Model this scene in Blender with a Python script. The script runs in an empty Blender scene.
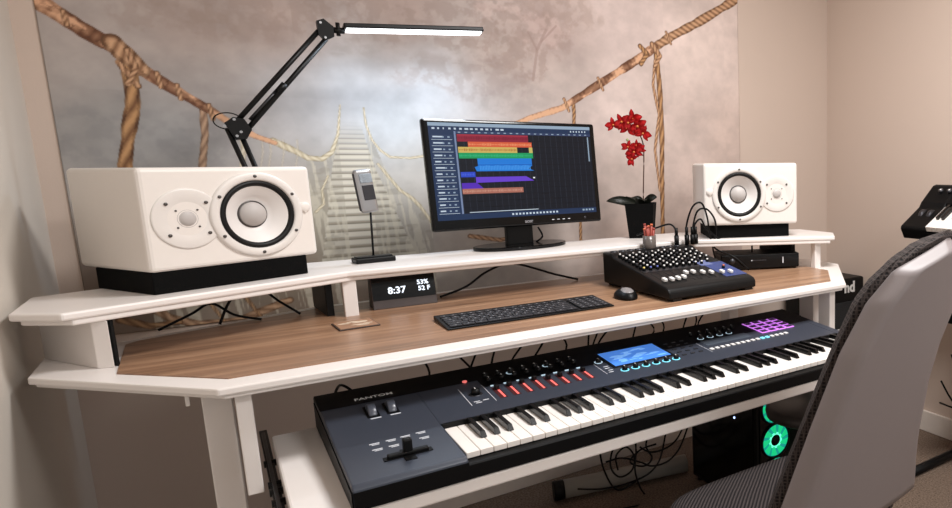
import bpy, bmesh, math, random
import numpy as np
from mathutils import Vector, Matrix
random.seed(7)
PI = math.pi
FL = 0.70          # height of the synthesizer's key tops above the floor
COL = bpy.context.scene.collection

# ---------------------------------------------------------------- camera model (solved from the photograph, mm, origin = front left corner of the keys)
CAM_M = np.array([[0.7638849770260824, -0.6453066275115273, -0.007687545993244213],
                  [-0.10817874722557583, -0.11629535148851858, -0.9873058036246207],
                  [0.6362209525961906, 0.7550197002143006, -0.15867]])
CAM_C = np.array([-297.81, -1223.84, 499.45])
CF, CX, CY = 677.608, 783.33, 272.27

def at(x, y, X=None, Y=None, Z=None, plane=None, depth=None):
    """where the sight line of a measured photo point meets a plane of the room (mm)"""
    d = CAM_M.T @ np.array([(x-CX)/CF, (y-CY)/CF, 1.0])
    if Z is not None: t = (Z-CAM_C[2])/d[2]
    elif Y is not None: t = (Y-CAM_C[1])/d[1]
    elif X is not None: t = (X-CAM_C[0])/d[0]
    elif depth is not None: t = depth
    else:
        p0, n = np.array(plane[0], float), np.array(plane[1], float)
        t = ((p0-CAM_C)@n)/(d@n)
    return CAM_C + t*d

def W(p):           # mm in key frame -> metres in the room
    return Vector((p[0]/1000, p[1]/1000, p[2]/1000+FL))

# ---------------------------------------------------------------- materials
def lin(c):
    return tuple(((v/255)/12.92 if v/255 <= .04045 else ((v/255+.055)/1.055)**2.4) for v in c)
MATS = {}
def mat(name, rgb, rough=.5, metal=0., spec=.5, emit=None, es=0., noise=None, bump=None, coat=0.):
    if name in MATS: return MATS[name]
    m = bpy.data.materials.new(name); m.use_nodes = True
    nt = m.node_tree; b = nt.nodes['Principled BSDF']
    c = lin(rgb)+(1,)
    b.inputs['Base Color'].default_value = c
    b.inputs['Roughness'].default_value = rough
    b.inputs['Metallic'].default_value = metal
    b.inputs['Specular IOR Level'].default_value = spec
    b.inputs['Coat Weight'].default_value = coat
    if emit: b.inputs['Emission Color'].default_value = lin(emit)+(1,); b.inputs['Emission Strength'].default_value = es
    tc = nt.nodes.new('ShaderNodeTexCoord')
    sc, amt, det = noise or (30., .04, 3.)
    nz = nt.nodes.new('ShaderNodeTexNoise'); nz.inputs['Scale'].default_value = sc; nz.inputs['Detail'].default_value = det
    nt.links.new(tc.outputs['Object'], nz.inputs['Vector'])
    mr = nt.nodes.new('ShaderNodeMapRange'); mr.inputs['To Min'].default_value = 1-amt; mr.inputs['To Max'].default_value = 1+amt
    nt.links.new(nz.outputs['Fac'], mr.inputs['Value'])
    mx = nt.nodes.new('ShaderNodeVectorMath'); mx.operation = 'SCALE'; mx.inputs[0].default_value = c[:3]
    nt.links.new(mr.outputs['Result'], mx.inputs['Scale']); nt.links.new(mx.outputs['Vector'], b.inputs['Base Color'])
    if bump:
        n2 = nt.nodes.new('ShaderNodeTexNoise'); n2.inputs['Scale'].default_value = bump[0]; n2.inputs['Detail'].default_value = 4
        nt.links.new(tc.outputs['Object'], n2.inputs['Vector'])
        bp = nt.nodes.new('ShaderNodeBump'); bp.inputs['Strength'].default_value = bump[1]; bp.inputs['Distance'].default_value = .002
        nt.links.new(n2.outputs['Fac'], bp.inputs['Height']); nt.links.new(bp.outputs['Normal'], b.inputs['Normal'])
    MATS[name] = m; return m

def node_mat(name, fn, rough=.5, spec=.5):
    m = bpy.data.materials.new(name); m.use_nodes = True
    b = m.node_tree.nodes['Principled BSDF']; b.inputs['Roughness'].default_value = rough; b.inputs['Specular IOR Level'].default_value = spec
    fn(m.node_tree, b); MATS[name] = m; return m

def ramp(nt, stops):
    r = nt.nodes.new('ShaderNodeValToRGB'); e = r.color_ramp.elements
    while len(e) < len(stops): e.new(.5)
    for i, (p, c) in enumerate(stops): e[i].position = p; e[i].color = lin(c)+(1,)
    return r

def wood_fn(nt, b):
    tc = nt.nodes.new('ShaderNodeTexCoord'); mp = nt.nodes.new('ShaderNodeMapping')
    mp.inputs['Scale'].default_value = (1.6, 26, 26); nt.links.new(tc.outputs['Object'], mp.inputs['Vector'])
    nz = nt.nodes.new('ShaderNodeTexNoise'); nz.inputs['Scale'].default_value = 1.6; nz.inputs['Detail'].default_value = 7; nz.inputs['Distortion'].default_value = .5
    nt.links.new(mp.outputs['Vector'], nz.inputs['Vector'])
    r = ramp(nt, [(.25, (116, 87, 66)), (.5, (152, 116, 90)), (.75, (182, 146, 116))])
    nt.links.new(nz.outputs['Fac'], r.inputs['Fac']); nt.links.new(r.outputs['Color'], b.inputs['Base Color'])
    bp = nt.nodes.new('ShaderNodeBump'); bp.inputs['Strength'].default_value = .15; bp.inputs['Distance'].default_value = .001
    nt.links.new(nz.outputs['Fac'], bp.inputs['Height']); nt.links.new(bp.outputs['Normal'], b.inputs['Normal'])
WOOD = node_mat('walnut laminate', wood_fn, .3, .5)

def mesh_fn(nt, b):
    tc = nt.nodes.new('ShaderNodeTexCoord')
    v = nt.nodes.new('ShaderNodeTexVoronoi'); v.feature = 'DISTANCE_TO_EDGE'; v.inputs['Scale'].default_value = 140; v.inputs['Randomness'].default_value = .1
    nt.links.new(tc.outputs['Object'], v.inputs['Vector'])
    r = ramp(nt, [(.0, (74, 66, 64)), (.12, (52, 46, 45)), (.3, (20, 17, 18))])
    nt.links.new(v.outputs['Distance'], r.inputs['Fac']); nt.links.new(r.outputs['Color'], b.inputs['Base Color'])
    bp = nt.nodes.new('ShaderNodeBump'); bp.inputs['Strength'].default_value = .8; bp.inputs['Distance'].default_value = .003; bp.invert = True
    nt.links.new(v.outputs['Distance'], bp.inputs['Height']); nt.links.new(bp.outputs['Normal'], b.inputs['Normal'])
MESHF = node_mat('honeycomb mesh fabric', mesh_fn, .8, .2)

def weave_fn(nt, b):
    tc = nt.nodes.new('ShaderNodeTexCoord'); mp = nt.nodes.new('ShaderNodeMapping'); mp.inputs['Rotation'].default_value = (0, 0, .8)
    nt.links.new(tc.outputs['Object'], mp.inputs['Vector'])
    w = nt.nodes.new('ShaderNodeTexWave'); w.inputs['Scale'].default_value = 42; w.inputs['Distortion'].default_value = .6; w.inputs['Detail'].default_value = 1
    nt.links.new(mp.outputs['Vector'], w.inputs['Vector'])
    r = ramp(nt, [(.2, (28, 25, 27)), (.8, (70, 64, 64))])
    nt.links.new(w.outputs['Fac'], r.inputs['Fac']); nt.links.new(r.outputs['Color'], b.inputs['Base Color'])
    bp = nt.nodes.new('ShaderNodeBump'); bp.inputs['Strength'].default_value = .5; bp.inputs['Distance'].default_value = .002
    nt.links.new(w.outputs['Fac'], bp.inputs['Height']); nt.links.new(bp.outputs['Normal'], b.inputs['Normal'])
SEATF = node_mat('woven seat fabric', weave_fn, .85, .2)

def carpet_fn(nt, b):
    tc = nt.nodes.new('ShaderNodeTexCoord')
    nz = nt.nodes.new('ShaderNodeTexNoise'); nz.inputs['Scale'].default_value = 160; nz.inputs['Detail'].default_value = 4
    nt.links.new(tc.outputs['Object'], nz.inputs['Vector'])
    r = ramp(nt, [(.3, (84, 70, 60)), (.7, (138, 120, 106))])
    nt.links.new(nz.outputs['Fac'], r.inputs['Fac']); nt.links.new(r.outputs['Color'], b.inputs['Base Color'])
    bp = nt.nodes.new('ShaderNodeBump'); bp.inputs['Strength'].default_value = .9; bp.inputs['Distance'].default_value = .006
    nt.links.new(nz.outputs['Fac'], bp.inputs['Height']); nt.links.new(bp.outputs['Normal'], b.inputs['Normal'])
CARPET = node_mat('carpet', carpet_fn, .95, .1)

def mural_fn(nt, b):
    a = nt.nodes.new('ShaderNodeVertexColor'); a.layer_name = 'print'
    nt.links.new(a.outputs['Color'], b.inputs['Base Color'])
MURAL = node_mat('printed mural paper', mural_fn, .7, .25)

WALL = mat('painted wall', (205, 187, 174), .8, spec=.2, noise=(1.5, .03, 3), bump=(220, .08))
WALLL = mat('painted wall left', (206, 198, 188), .8, spec=.2, noise=(1.5, .03, 3), bump=(220, .08))
TRIM = mat('white trim paint', (225, 215, 206), .5)
WHITE = mat('white painted wood', (232, 226, 222), .38, coat=.15, noise=(6, .02, 3))
SPKW = mat('white speaker paint', (228, 222, 216), .42, noise=(80, .015, 3))
SPKG = mat('pale baffle plastic', (222, 217, 212), .4)
CONE = mat('white woofer cone', (224, 220, 217), .45)
RUB = mat('black rubber', (8, 8, 8), .5, spec=.3)
SCREW = mat('grey screw head', (82, 78, 76), .4, .6)
DOME = mat('grey dome', (182, 177, 174), .55)
FOAM = mat('black foam', (11, 11, 11), .9, spec=.1, bump=(400, .5))
BLK = mat('black plastic', (8, 8, 9), .45, spec=.22)
BLKM = mat('black metal', (8, 8, 9), .42, .0, spec=.25)
GLOSS = mat('glossy black plastic', (4, 4, 5), .14, spec=.25)
SYN = mat('charcoal synth panel', (56, 61, 72), .34, .1, spec=.4, noise=(200, .05, 2))
SYNB = mat('black synth shell', (6, 6, 7), .5, spec=.15)
IVORY = mat('white key plastic', (238, 232, 226), .25, coat=.3)
EBONY = mat('black key plastic', (9, 9, 9), .22, spec=.4)
PRINT = mat('white panel print', (205, 208, 214), .5)
GREYP = mat('grey shell plastic', (131, 123, 123), .5, noise=(90, .02, 3))
STEEL = mat('brushed silver', (176, 176, 178), .3, .8)
DSTEEL = mat('dark steel', (70, 70, 74), .4, .8)
CAPW = mat('white cap', (225, 224, 222), .4)
CAPY = mat('yellow cap', (226, 205, 120), .4)
CAPB = mat('blue cap', (92, 104, 178), .4)
BLUEP = mat('blue panel', (38, 56, 112), .4, noise=(40, .3, 3))
ORNG = mat('orange cap', (215, 110, 70), .4)
KEYC = mat('dark grey keycap', (40, 40, 44), .5, spec=.3)
KEYL = mat('key legend grey', (128, 128, 132), .5)
RED = mat('red petals', (214, 28, 34), .5, noise=(60, .25, 3))
REDD = mat('yellow red lip', (206, 120, 60), .5)
LEAF = mat('dark green leaf', (38, 42, 34), .4)
STEM = mat('brown stem', (78, 52, 42), .6)
LED = mat('lit LED diffuser', (255, 255, 255), .5, emit=(246, 250, 255), es=3.2)
REDL = mat('red lit slider', (220, 90, 84), .4, emit=(236, 118, 112), es=.75)
PURL = mat('lit purple pad edge', (190, 120, 220), .4, emit=(196, 116, 222), es=.85)
CYAL = mat('lit cyan ring', (110, 200, 220), .4, emit=(130, 215, 235), es=.8)
PALEL = mat('lit pale ring', (180, 205, 220), .4, emit=(190, 215, 230), es=.6)
DSPL = mat('lit blue display', (60, 110, 190), .3, emit=(72, 126, 205), es=.75)
DSPL2 = mat('lit pale display cloud', (90, 150, 220), .3, emit=(120, 168, 224), es=.8)
DIGIT = mat('lit white digits', (230, 240, 250), .4, emit=(220, 234, 250), es=1.3)
GRN = mat('lit green fan', (20, 200, 140), .4, emit=(10, 190, 120), es=1.0)
GRN2 = mat('lit pale green hub ring', (120, 240, 200), .4, emit=(90, 235, 190), es=1.5)
GRNT = mat('lit teal fan blades', (20, 150, 140), .4, emit=(14, 150, 140), es=.8)
DOT = mat('lit blue dot', (160, 190, 255), .4, emit=(170, 195, 255), es=3.)
RDOT = mat('lit red dot', (255, 120, 90), .4, emit=(255, 130, 100), es=2.)
PAPERW = mat('pale pipe plastic', (142, 137, 130), .6)
CORK = mat('brown cork coaster', (150, 112, 84), .7, noise=(60, .3, 4))
CORKD = mat('pale coaster print', (205, 184, 160), .6)
JARG = mat('smoky jar', (96, 88, 84), .25)
TERRA = mat('red brown pencil', (150, 62, 50), .5)
CLKW = mat('dark clock wood', (62, 52, 50), .5, noise=(30, .15, 4))

# ---------------------------------------------------------------- mesh helpers (input in mm, local to the thing)
class G:
    def __init__(s): s.bm = bmesh.new(); s.ms = []
    def mi(s, m):
        if m not in s.ms: s.ms.append(m)
        return s.ms.index(m)
    def face(s, pts, m, smooth=False):
        vs = [s.bm.verts.new(Vector(p)/1000) for p in pts]
        f = s.bm.faces.new(vs); f.material_index = s.mi(m); f.smooth = smooth; return f
    def box(s, x0, x1, y0, y1, z0, z1, m, bev=0, M=None, seg=2):
        b2 = bmesh.new(); bmesh.ops.create_cube(b2, size=1)
        for v in b2.verts:
            v.co = Vector(((x0+x1)/2+v.co.x*(x1-x0), (y0+y1)/2+v.co.y*(y1-y0), (z0+z1)/2+v.co.z*(z1-z0)))
        if bev: bmesh.ops.bevel(b2, geom=b2.edges[:], offset=bev, segments=seg, profile=.5, affect='EDGES')
        s.merge(b2, m, M); return s
    def merge(s, b2, m, M=None, smooth=False, scale=.001):
        idx = s.mi(m); mp = {}
        for v in b2.verts:
            c = v.co.copy()
            if M is not None: c = M @ c
            mp[v] = s.bm.verts.new(c*scale)
        for f in b2.faces:
            try: g = s.bm.faces.new([mp[v] for v in f.verts])
            except ValueError: continue
            g.material_index = idx; g.smooth = f.smooth or smooth
        b2.free()
    def prism(s, poly, z0, z1, m, bev=0, M=None, seg=2):
        b2 = bmesh.new()
        a = [b2.verts.new((p[0], p[1], z0)) for p in poly]; b = [b2.verts.new((p[0], p[1], z1)) for p in poly]
        b2.faces.new(a[::-1]); b2.faces.new(b)
        n = len(poly)
        for i in range(n): b2.faces.new((a[i], a[(i+1) % n], b[(i+1) % n], b[i]))
        bmesh.ops.recalc_face_normals(b2, faces=b2.faces[:])
        if bev: bmesh.ops.bevel(b2, geom=b2.edges[:], offset=bev, segments=seg, profile=.5, affect='EDGES')
        s.merge(b2, m, M); return s
    def prism_x(s, yz, x0, x1, m, bev=0, M=None):      # polygon in (y,z) extruded along x
        R_ = Matrix(((0, 0, 1, 0), (1, 0, 0, 0), (0, 1, 0, 0), (0, 0, 0, 1)))
        if M is not None: R_ = M @ R_
        return s.prism(yz, x0, x1, m, bev, R_)
    def lathe(s, prof, m, M=None, n=32, smooth=True, mats=None):   # prof: (r, z) about local z
        b2 = bmesh.new(); rings = []
        for r, z in prof:
            if r < 1e-6: rings.append([b2.verts.new((0, 0, z))])
            else: rings.append([b2.verts.new((r*math.cos(2*PI*k/n), r*math.sin(2*PI*k/n), z)) for k in range(n)])
        for i in range(len(rings)-1):
            A_, B_ = rings[i], rings[i+1]
            for k in range(n):
                k2 = (k+1) % n
                if len(A_) == 1 and len(B_) == 1: continue
                if len(A_) == 1: f = b2.faces.new((A_[0], B_[k2], B_[k]))
                elif len(B_) == 1: f = b2.faces.new((A_[k], A_[k2], B_[0]))
                else: f = b2.faces.new((A_[k], A_[k2], B_[k2], B_[k]))
                f.smooth = smooth
        bmesh.ops.recalc_face_normals(b2, faces=b2.faces[:])
        s.merge(b2, m, M); return s
    def cyl(s, p, q, r, m, n=16, r2=None, cap=True):
        p, q = Vector(p), Vector(q); d = q-p; L = d.length
        M = Matrix.Translation(p) @ d.to_track_quat('Z', 'Y').to_matrix().to_4x4()
        r2 = r if r2 is None else r2
        pr = [(r, 0), (r2, L)]
        b = [(0, 0)] if cap else []; e = [(0, L)] if cap else []
        b2 = bmesh.new()
        A_ = [b2.verts.new((r*math.cos(2*PI*k/n), r*math.sin(2*PI*k/n), 0)) for k in range(n)]
        B_ = [b2.verts.new((r2*math.cos(2*PI*k/n), r2*math.sin(2*PI*k/n), L)) for k in range(n)]
        for k in range(n):
            f = b2.faces.new((A_[k], A_[(k+1) % n], B_[(k+1) % n], B_[k])); f.smooth = True
        if cap: b2.faces.new(A_[::-1]); b2.faces.new(B_)
        s.merge(b2, m, M); return s
    def tube(s, pts, r, m, n=8, rs=None):
        pts = [Vector(p) for p in pts]
        # catmull-rom resample
        P = []
        if len(pts) > 2:
            for i in range(len(pts)-1):
                a = pts[max(i-1, 0)]; b = pts[i]; c = pts[i+1]; d = pts[min(i+2, len(pts)-1)]
                for k in range(6):
                    t = k/6
                    P.append(.5*((2*b)+(c-a)*t+(2*a-5*b+4*c-d)*t*t+(-a+3*b-3*c+d)*t**3))
            P.append(pts[-1])
        else: P = pts
        b2 = bmesh.new(); rings = []; up = Vector((0, 0, 1))
        for i, p in enumerate(P):
            d = (P[min(i+1, len(P)-1)]-P[max(i-1, 0)]).normalized()
            u = d.cross(up)
            if u.length < .05: u = d.cross(Vector((1, 0, 0)))
            u.normalize(); w = d.cross(u)
            rr = r if rs is None else rs(i/(len(P)-1))
            rings.append([b2.verts.new(p+(u*math.cos(2*PI*k/n)+w*math.sin(2*PI*k/n))*rr) for k in range(n)])
        for A_, B_ in zip(rings, rings[1:]):
            for k in range(n):
                f = b2.faces.new((A_[k], A_[(k+1) % n], B_[(k+1) % n], B_[k])); f.smooth = True
        b2.faces.new(rings[0][::-1]); b2.faces.new(rings[-1])
        s.merge(b2, m); return s
    def build(s, name, parent=None, loc=None):
        bmesh.ops.recalc_face_normals(s.bm, faces=s.bm.faces[:]) if False else None
        me = bpy.data.meshes.new(name); s.bm.to_mesh(me); s.bm.free()
        for m in s.ms: me.materials.append(m)
        o = bpy.data.objects.new(name, me); COL.objects.link(o)
        if parent is not None: o.parent = parent
        if loc is not None: o.location = loc
        return o

def thing(name, label, cat, loc=(0, 0, -700), rz=0, group=None):     # loc in mm key frame
    o = bpy.data.objects.new(name, None); o.empty_display_size = .05; COL.objects.link(o)
    o.location = W(loc); o.rotation_euler = (0, 0, rz)
    return tag(o, label, cat, group)
def tag(o, label, cat, group=None, kind=None):
    o['label'] = label; o['category'] = cat
    if group: o['group'] = group
    if kind: o['kind'] = kind
    return o
def struct(o): o['kind'] = 'structure'; return o
def dup_part(o, parent, loc):
    c = o.copy(); COL.objects.link(c); c.parent = parent; c.location = Vector(loc)/1000; return c
def text_mesh(txt, size, m, name, parent, M, depth=.3, bold=0.):
    cu = bpy.data.curves.new(name, 'FONT'); cu.body = txt; cu.size = size/1000; cu.extrude = depth/1000; cu.align_x = 'CENTER'; cu.align_y = 'CENTER'
    cu.offset = bold/1000; cu.resolution_u = 3
    t = bpy.data.objects.new(name, cu); COL.objects.link(t)
    bpy.context.view_layer.update()
    me = bpy.data.meshes.new_from_object(t.evaluated_get(bpy.context.evaluated_depsgraph_get()))
    bpy.data.objects.remove(t)
    me.transform(Matrix.Scale(1, 4)); me.materials.clear(); me.materials.append(m)
    o = bpy.data.objects.new(name, me); COL.objects.link(o); o.parent = parent
    M = M.copy(); M.translation = M.translation/1000
    o.matrix_local = M
    return o
def frame(o, xd, yd, zd):   # matrix from origin and axis vectors
    M = Matrix.Identity(4)
    for i, v in enumerate((xd, yd, zd)):
        v = Vector(v).normalized()
        for k in range(3): M[k][i] = v[k]
    M.translation = Vector(o); return M

# ================================================================= ROOM
YW, XL, XR, ZC = 1250, -612, 2075, 1700
def setting(name, m, x0, x1, y0, y1, z0, z1, bev=0):
    g = G(); g.box(x0, x1, y0, y1, z0+700, z1+700, m, bev); return struct(g.build(name))
setting('floor', CARPET, XL-100, XR+100, -3200, YW+100, -800, -700)
setting('wall_back', WALL, XL, XR, YW, YW+100, -700, ZC)
setting('wall_left', WALLL, XL-100, XL, -3200, YW+100, -700, ZC)
setting('wall_right', WALL, XR, XR+100, -3200, YW+100, -700, ZC)
setting('ceiling', mat('ceiling paint', (232, 226, 220), .9), XL-100, XR+100, -3200, YW+100, ZC, ZC+100)
def skirt(name, x0, x1, y0, y1):
    g = G(); g.box(x0, x1, y0, y1, 0, 95, TRIM, 3); struct(g.build(name))
skirt('baseboard_back', XL+.5, XR-15, YW-14, YW-.5)
skirt('baseboard_right', XR-14, XR-.5, -3000, YW-15)
skirt('baseboard_left', XL+.5, XL+14, -3000, YW-15)

# ---- the printed mural: artwork colours computed on a fine grid over the sheet
def make_mural():
    YM = YW-3.0
    P = lambda x, y: (lambda q: (q[0], q[2]))(at(x, y, Y=YM))
    x0 = -568.; x1 = P(738.5, 60)[0]; z0, z1 = 66., 1560.
    xs = np.arange(x0, x1, 2.7); xs[-1] = x1
    zs = np.concatenate([np.arange(z0, 1210, 2.7), np.arange(1210, z1, 12.)])
    X, Z = np.meshgrid(xs, zs)
    rng = np.random.RandomState(3)
    def vnoise(X, Z, s, seed):          # smooth value noise
        r = np.random.RandomState(seed).rand(96, 96)
        u = (X/s) % 95; v = (Z/s) % 95
        i = u.astype(int); j = v.astype(int); fu = u-i; fv = v-j
        fu = fu*fu*(3-2*fu); fv = fv*fv*(3-2*fv)
        a = r[i % 96, j % 96]; b = r[(i+1) % 96, j % 96]; c = r[i % 96, (j+1) % 96]; d = r[(i+1) % 96, (j+1) % 96]
        return (a*(1-fu)+b*fu)*(1-fv)+(c*(1-fu)+d*fu)*fv
    def fbm(X, Z, s, seed, o=4):
        t = 0; w = 0
        for k in range(o): t = t+vnoise(X+k*713+5000, Z+k*337+5000, s/2**k, seed+k)*.55**k; w += .55**k
        return t/w
    # soft wash of colours
    ctrl = [(50, 60, (176, 166, 160)), (110, 130, (150, 148, 146)), (90, 20, (184, 172, 166)), (190, 30, (178, 160, 152)), (200, 80, (166, 158, 154)), (170, 130, (152, 152, 152)),
            (280, 30, (168, 148, 140)), (290, 90, (172, 172, 174)), (400, 15, (172, 152, 144)), (340, 75, (186, 192, 200)), (430, 80, (190, 196, 204)), (390, 125, (190, 196, 202)),
            (500, 55, (178, 164, 158)), (545, 30, (180, 160, 154)), (560, 90, (190, 176, 170)), (620, 20, (212, 194, 188)), (610, 120, (200, 184, 178)), (700, 60, (214, 196, 188)), (690, 140, (202, 184, 176)),
            (620, 180, (186, 170, 162)), (730, 140, (204, 184, 174)), (470, 230, (176, 162, 150)), (330, 220, (166, 158, 142)), (300, 300, (120, 100, 84)), (150, 310, (126, 108, 94)), (420, 180, (188, 184, 178)), (640, 245, (178, 158, 148))]
    num = np.zeros(X.shape+(3,)); den = np.zeros(X.shape)
    for px, py, c in ctrl:
        cx, cz = P(px, py); w = 1/((X-cx)**2+(Z-cz)**2+90.**2)**1.6
        num += w[..., None]*np.array(c, float); den += w
    C = num/den[..., None]
    def mixc(C, a, c): a = np.clip(a, 0, 1)[..., None]; return C*(1-a)+np.array(c, float)*a
    def sm(v, a, b): t = np.clip((v-a)/(b-a), 0, 1); return t*t*(3-2*t)
    f1 = fbm(X, Z, 260, 11, 6); f2 = fbm(X*.6, Z, 60, 31, 5); f3 = fbm(X, Z, 22, 51, 3)
    f4 = fbm(X, Z, 34, 71, 4)
    C = C*(1+.20*(f1-.5))[..., None]*(1+.09*(f2-.5))[..., None]*(1+.10*(f4-.5))[..., None]
    # misty foliage: clumps hanging from the top, darker above
    def clump(px, py, rx, rz, amt, col, seed, s=70):
        nonlocal C
        cx, cz = P(px, py)
        d = 1-np.sqrt(((X-cx)/rx)**2+((Z-cz)/rz)**2)
        m = .62*sm(d+.9*(fbm(X, Z, s, seed, 5)-.5), .02, .34)*(.25+1.3*sm(fbm(X, Z, 26, seed+9, 4), .38, .62))
        C = mixc(C, m*amt, col)
    clump(430, 10, 420, 130, .42, (140, 124, 116), 101)
    clump(250, 5, 300, 110, .34, (146, 128, 118), 111)
    clump(520, 40, 200, 150, .46, (150, 130, 122), 121, 60)
    clump(470, 75, 240, 90, .30, (146, 130, 126), 131)
    clump(560, 8, 190, 90, .4, (154, 134, 124), 141)
    clump(520, 100, 190, 60, .26, (150, 140, 136), 151)
    clump(330, 40, 170, 60, .2, (150, 142, 138), 155)
    clump(175, 20, 150, 50, .3, (146, 128, 118), 161, 50)
    clump(120, 145, 190, 110, .22, (118, 118, 120), 171)
    clump(200, 140, 140, 90, .2, (122, 122, 124), 181)
    clump(545, 30, 110, 60, .35, (222, 196, 190), 191, 30)
    clump(500, 12, 90, 40, .3, (220, 196, 190), 195, 30)
    # tree trunk in the mist
    def seg_dist(pts):
        best = np.full(X.shape, 1e9); along = np.zeros(X.shape); side = np.zeros(X.shape); acc = 0.; tt = np.zeros(X.shape)
        L = sum(math.dist(a, b) for a, b in zip(pts, pts[1:]))
        for (ax, az), (bx, bz) in zip(pts, pts[1:]):
            dx, dz = bx-ax, bz-az; l = math.hypot(dx, dz)
            t = np.clip(((X-ax)*dx+(Z-az)*dz)/(l*l), 0, 1)
            ex = X-(ax+t*dx); ez = Z-(az+t*dz); d = np.hypot(ex, ez)
            k = d < best
            best = np.where(k, d, best); along = np.where(k, acc+t*l, along); side = np.where(k, np.sign(dx*ez-dz*ex)*d, side)
            acc += l
        return best, along, side, along/L
    def stroke(pp, w, col, amt=1.):
        nonlocal C
        d, al, sd, t = seg_dist([P(*p) for p in pp])
        C = mixc(C, amt*(1-sm(d, w*.5, w*.5+2.5)), col)
    for pp, w in (([(533, 80), (537, 50), (546, 30)], 7), ([(537, 50), (528, 32)], 4), ([(541, 42), (556, 26)], 4)): stroke(pp, w, (150, 128, 122), .5)
    # plank bridge
    rows = [(118, 341, 361), (135, 338, 364), (170, 332, 376), (210, 328, 394), (250, 324, 412), (285, 318, 428)]
    la = [P(a, y) for y, a, b in rows]; lb = [P(b, y) for y, a, b in rows]
    zz = np.array([p[1] for p in la])[::-1]; xa = np.interp(Z, zz, np.array([p[0] for p in la])[::-1]); xb = np.interp(Z, zz, np.array([p[0] for p in lb])[::-1])
    ztop = la[0][1]; zbot = la[-1][1]
    inside = (X > xa) & (X < xb) & (Z < ztop) & (Z > zbot)
    s = np.clip((ztop-Z)/(ztop-zbot), 0, 1)
    ph = 26*s**.7
    pl = ph-np.floor(ph)
    plank = sm(pl, .0, .14)*(1-sm(pl, .56, .78))
    fade = sm(s, 0., .25)
    C = mixc(C, np.where(inside, .5*fade, 0), (158, 150, 134))
    C = mixc(C, np.where(inside, plank*fade, 0), (214, 208, 194))
    C = mixc(C, np.where(inside, np.maximum(1-sm(pl, .0, .08), sm(pl, .86, .98))*fade*.7, 0), (112, 104, 88))
    # netting either side of the planks
    def net(poly_top, zb, xin, xout, seed):
        nonlocal C
        tx = np.array([P(*p)[0] for p in poly_top]); tz = np.array([P(*p)[1] for p in poly_top]); o = np.argsort(tx)
        top = np.interp(X, tx[o], tz[o]); m = (X > tx.min()) & (X < tx.max()) & (Z < top) & (Z > zb)
        st = fbm(X*3.2+Z*.3, Z*.35, 34, seed, 3); hz = fbm(X*.8, Z*1.6, 30, seed+4, 3)
        C = mixc(C, np.where(m, .26, 0), (160, 154, 140))
        C = mixc(C, np.where(m, sm(st, .5, .62)*.55, 0), (218, 211, 192))
        C = mixc(C, np.where(m, sm(1-hz, .56, .7)*.22, 0), (122, 114, 100))
    zb = P(360, 330)[1]
    net([(306, 158), (322, 159), (333, 150), (338, 134)], zb, 0, 0, 201)
    net([(364, 112), (371, 138), (386, 170), (400, 188), (417, 203), (432, 222)], zb, 0, 0, 221)
    net([(150, 288), (240, 282), (320, 262)], P(200, 345)[1], 0, 0, 231)
    # ropes
    def rope(pp, w0, w1, hue='tan', tw=26., amt=1., wob=3.):
        nonlocal C
        d, al, sd, t = seg_dist([P(*p) for p in pp])
        w = (w0+(w1-w0)*t)*.5*(1+.16*(fbm(al, sd*0, 34, 7, 2)-.5)*2)
        m = 1-sm(d, w-1.2, w+1.2)
        q = sd/np.maximum(w, 1)
        strand = np.abs(((al/tw+q*.55) % 1.)-.5)*2
        base = {'tan': ((204, 162, 126), (104, 70, 48)), 'pale': ((226, 216, 192), (180, 164, 132)), 'gold': ((190, 146, 102), (84, 54, 36)), 'pink': ((202, 164, 142), (140, 100, 78))}[hue]
        shade = np.clip(strand*.85+.25*(fbm(al*2, sd*2, 20, 77, 3)-.3)+.25*(np.abs(q) < .6), 0, 1)
        colr = np.array(base[1], float)+(np.array(base[0], float)-np.array(base[1], float))*shade[..., None]
        if hue == 'pink':     # weathered branch-like rope: blotches and cross wraps
            bl = fbm(al*1.0, sd*2.2, 52, 91, 4); wr = np.abs(((al/17.) % 1.)-.5)*2
            shade = np.clip(.30+.9*sm(bl, .3, .6)-.28*(1-wr)*(f3 > .45)-.42*np.abs(q)**2+.14*np.sin(q*2+1), 0, 1)
            colr = np.array((96, 62, 44), float)+(np.array((214, 168, 134), float)-np.array((96, 62, 44), float))*shade[..., None]
        else: colr = colr*(1-.22*np.abs(q)**3)[..., None]
        a = np.clip(m*amt, 0, 1)[..., None]
        C = C*(1-a)+colr*a
    rope([(273, 141), (295, 151), (308, 158), (322, 159), (332, 152), (338, 134), (340, 105)], 21, 3, 'pale', 22)
    rope([(363.6, 108), (366, 125), (372, 140), (380, 150), (390, 157), (410, 158), (424, 156)], 4.5, 8, 'pale', 20)
    rope([(378, 164), (388, 176), (400, 190), (412, 198), (420, 206), (432, 222)], 8, 12, 'pale', 24)
    rope([(316, 212), (324, 204), (322, 190), (328, 176)], 8, 5, 'pale', 20)
    for px in (262, 270, 283, 297): rope([(px, 140), (px+1, 152), (px-1, 166), (px, 182)], 5, 4, 'pale', 20, .4)
    rope([(203, 110), (205, 135), (202, 170), (204, 230)], 17, 14, 'tan', 40, .75)
    rope([(240, 128), (244, 145), (242, 170)], 14, 12, 'pale', 30, .8)
    rope([(126, 62), (131, 80), (133, 105), (129, 130), (125, 165), (128, 240)], 30, 25, 'gold', 76)
    rope([(138, 86), (126, 72), (118, 62)], 16, 12, 'tan', 26)
    rope([(20, -12), (33, -2), (60, 15), (85, 31), (108, 44), (130, 60), (150, 75), (180, 93), (215, 113), (235, 126), (255, 136), (275, 143)], 40, 13, 'pink', 46)
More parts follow.
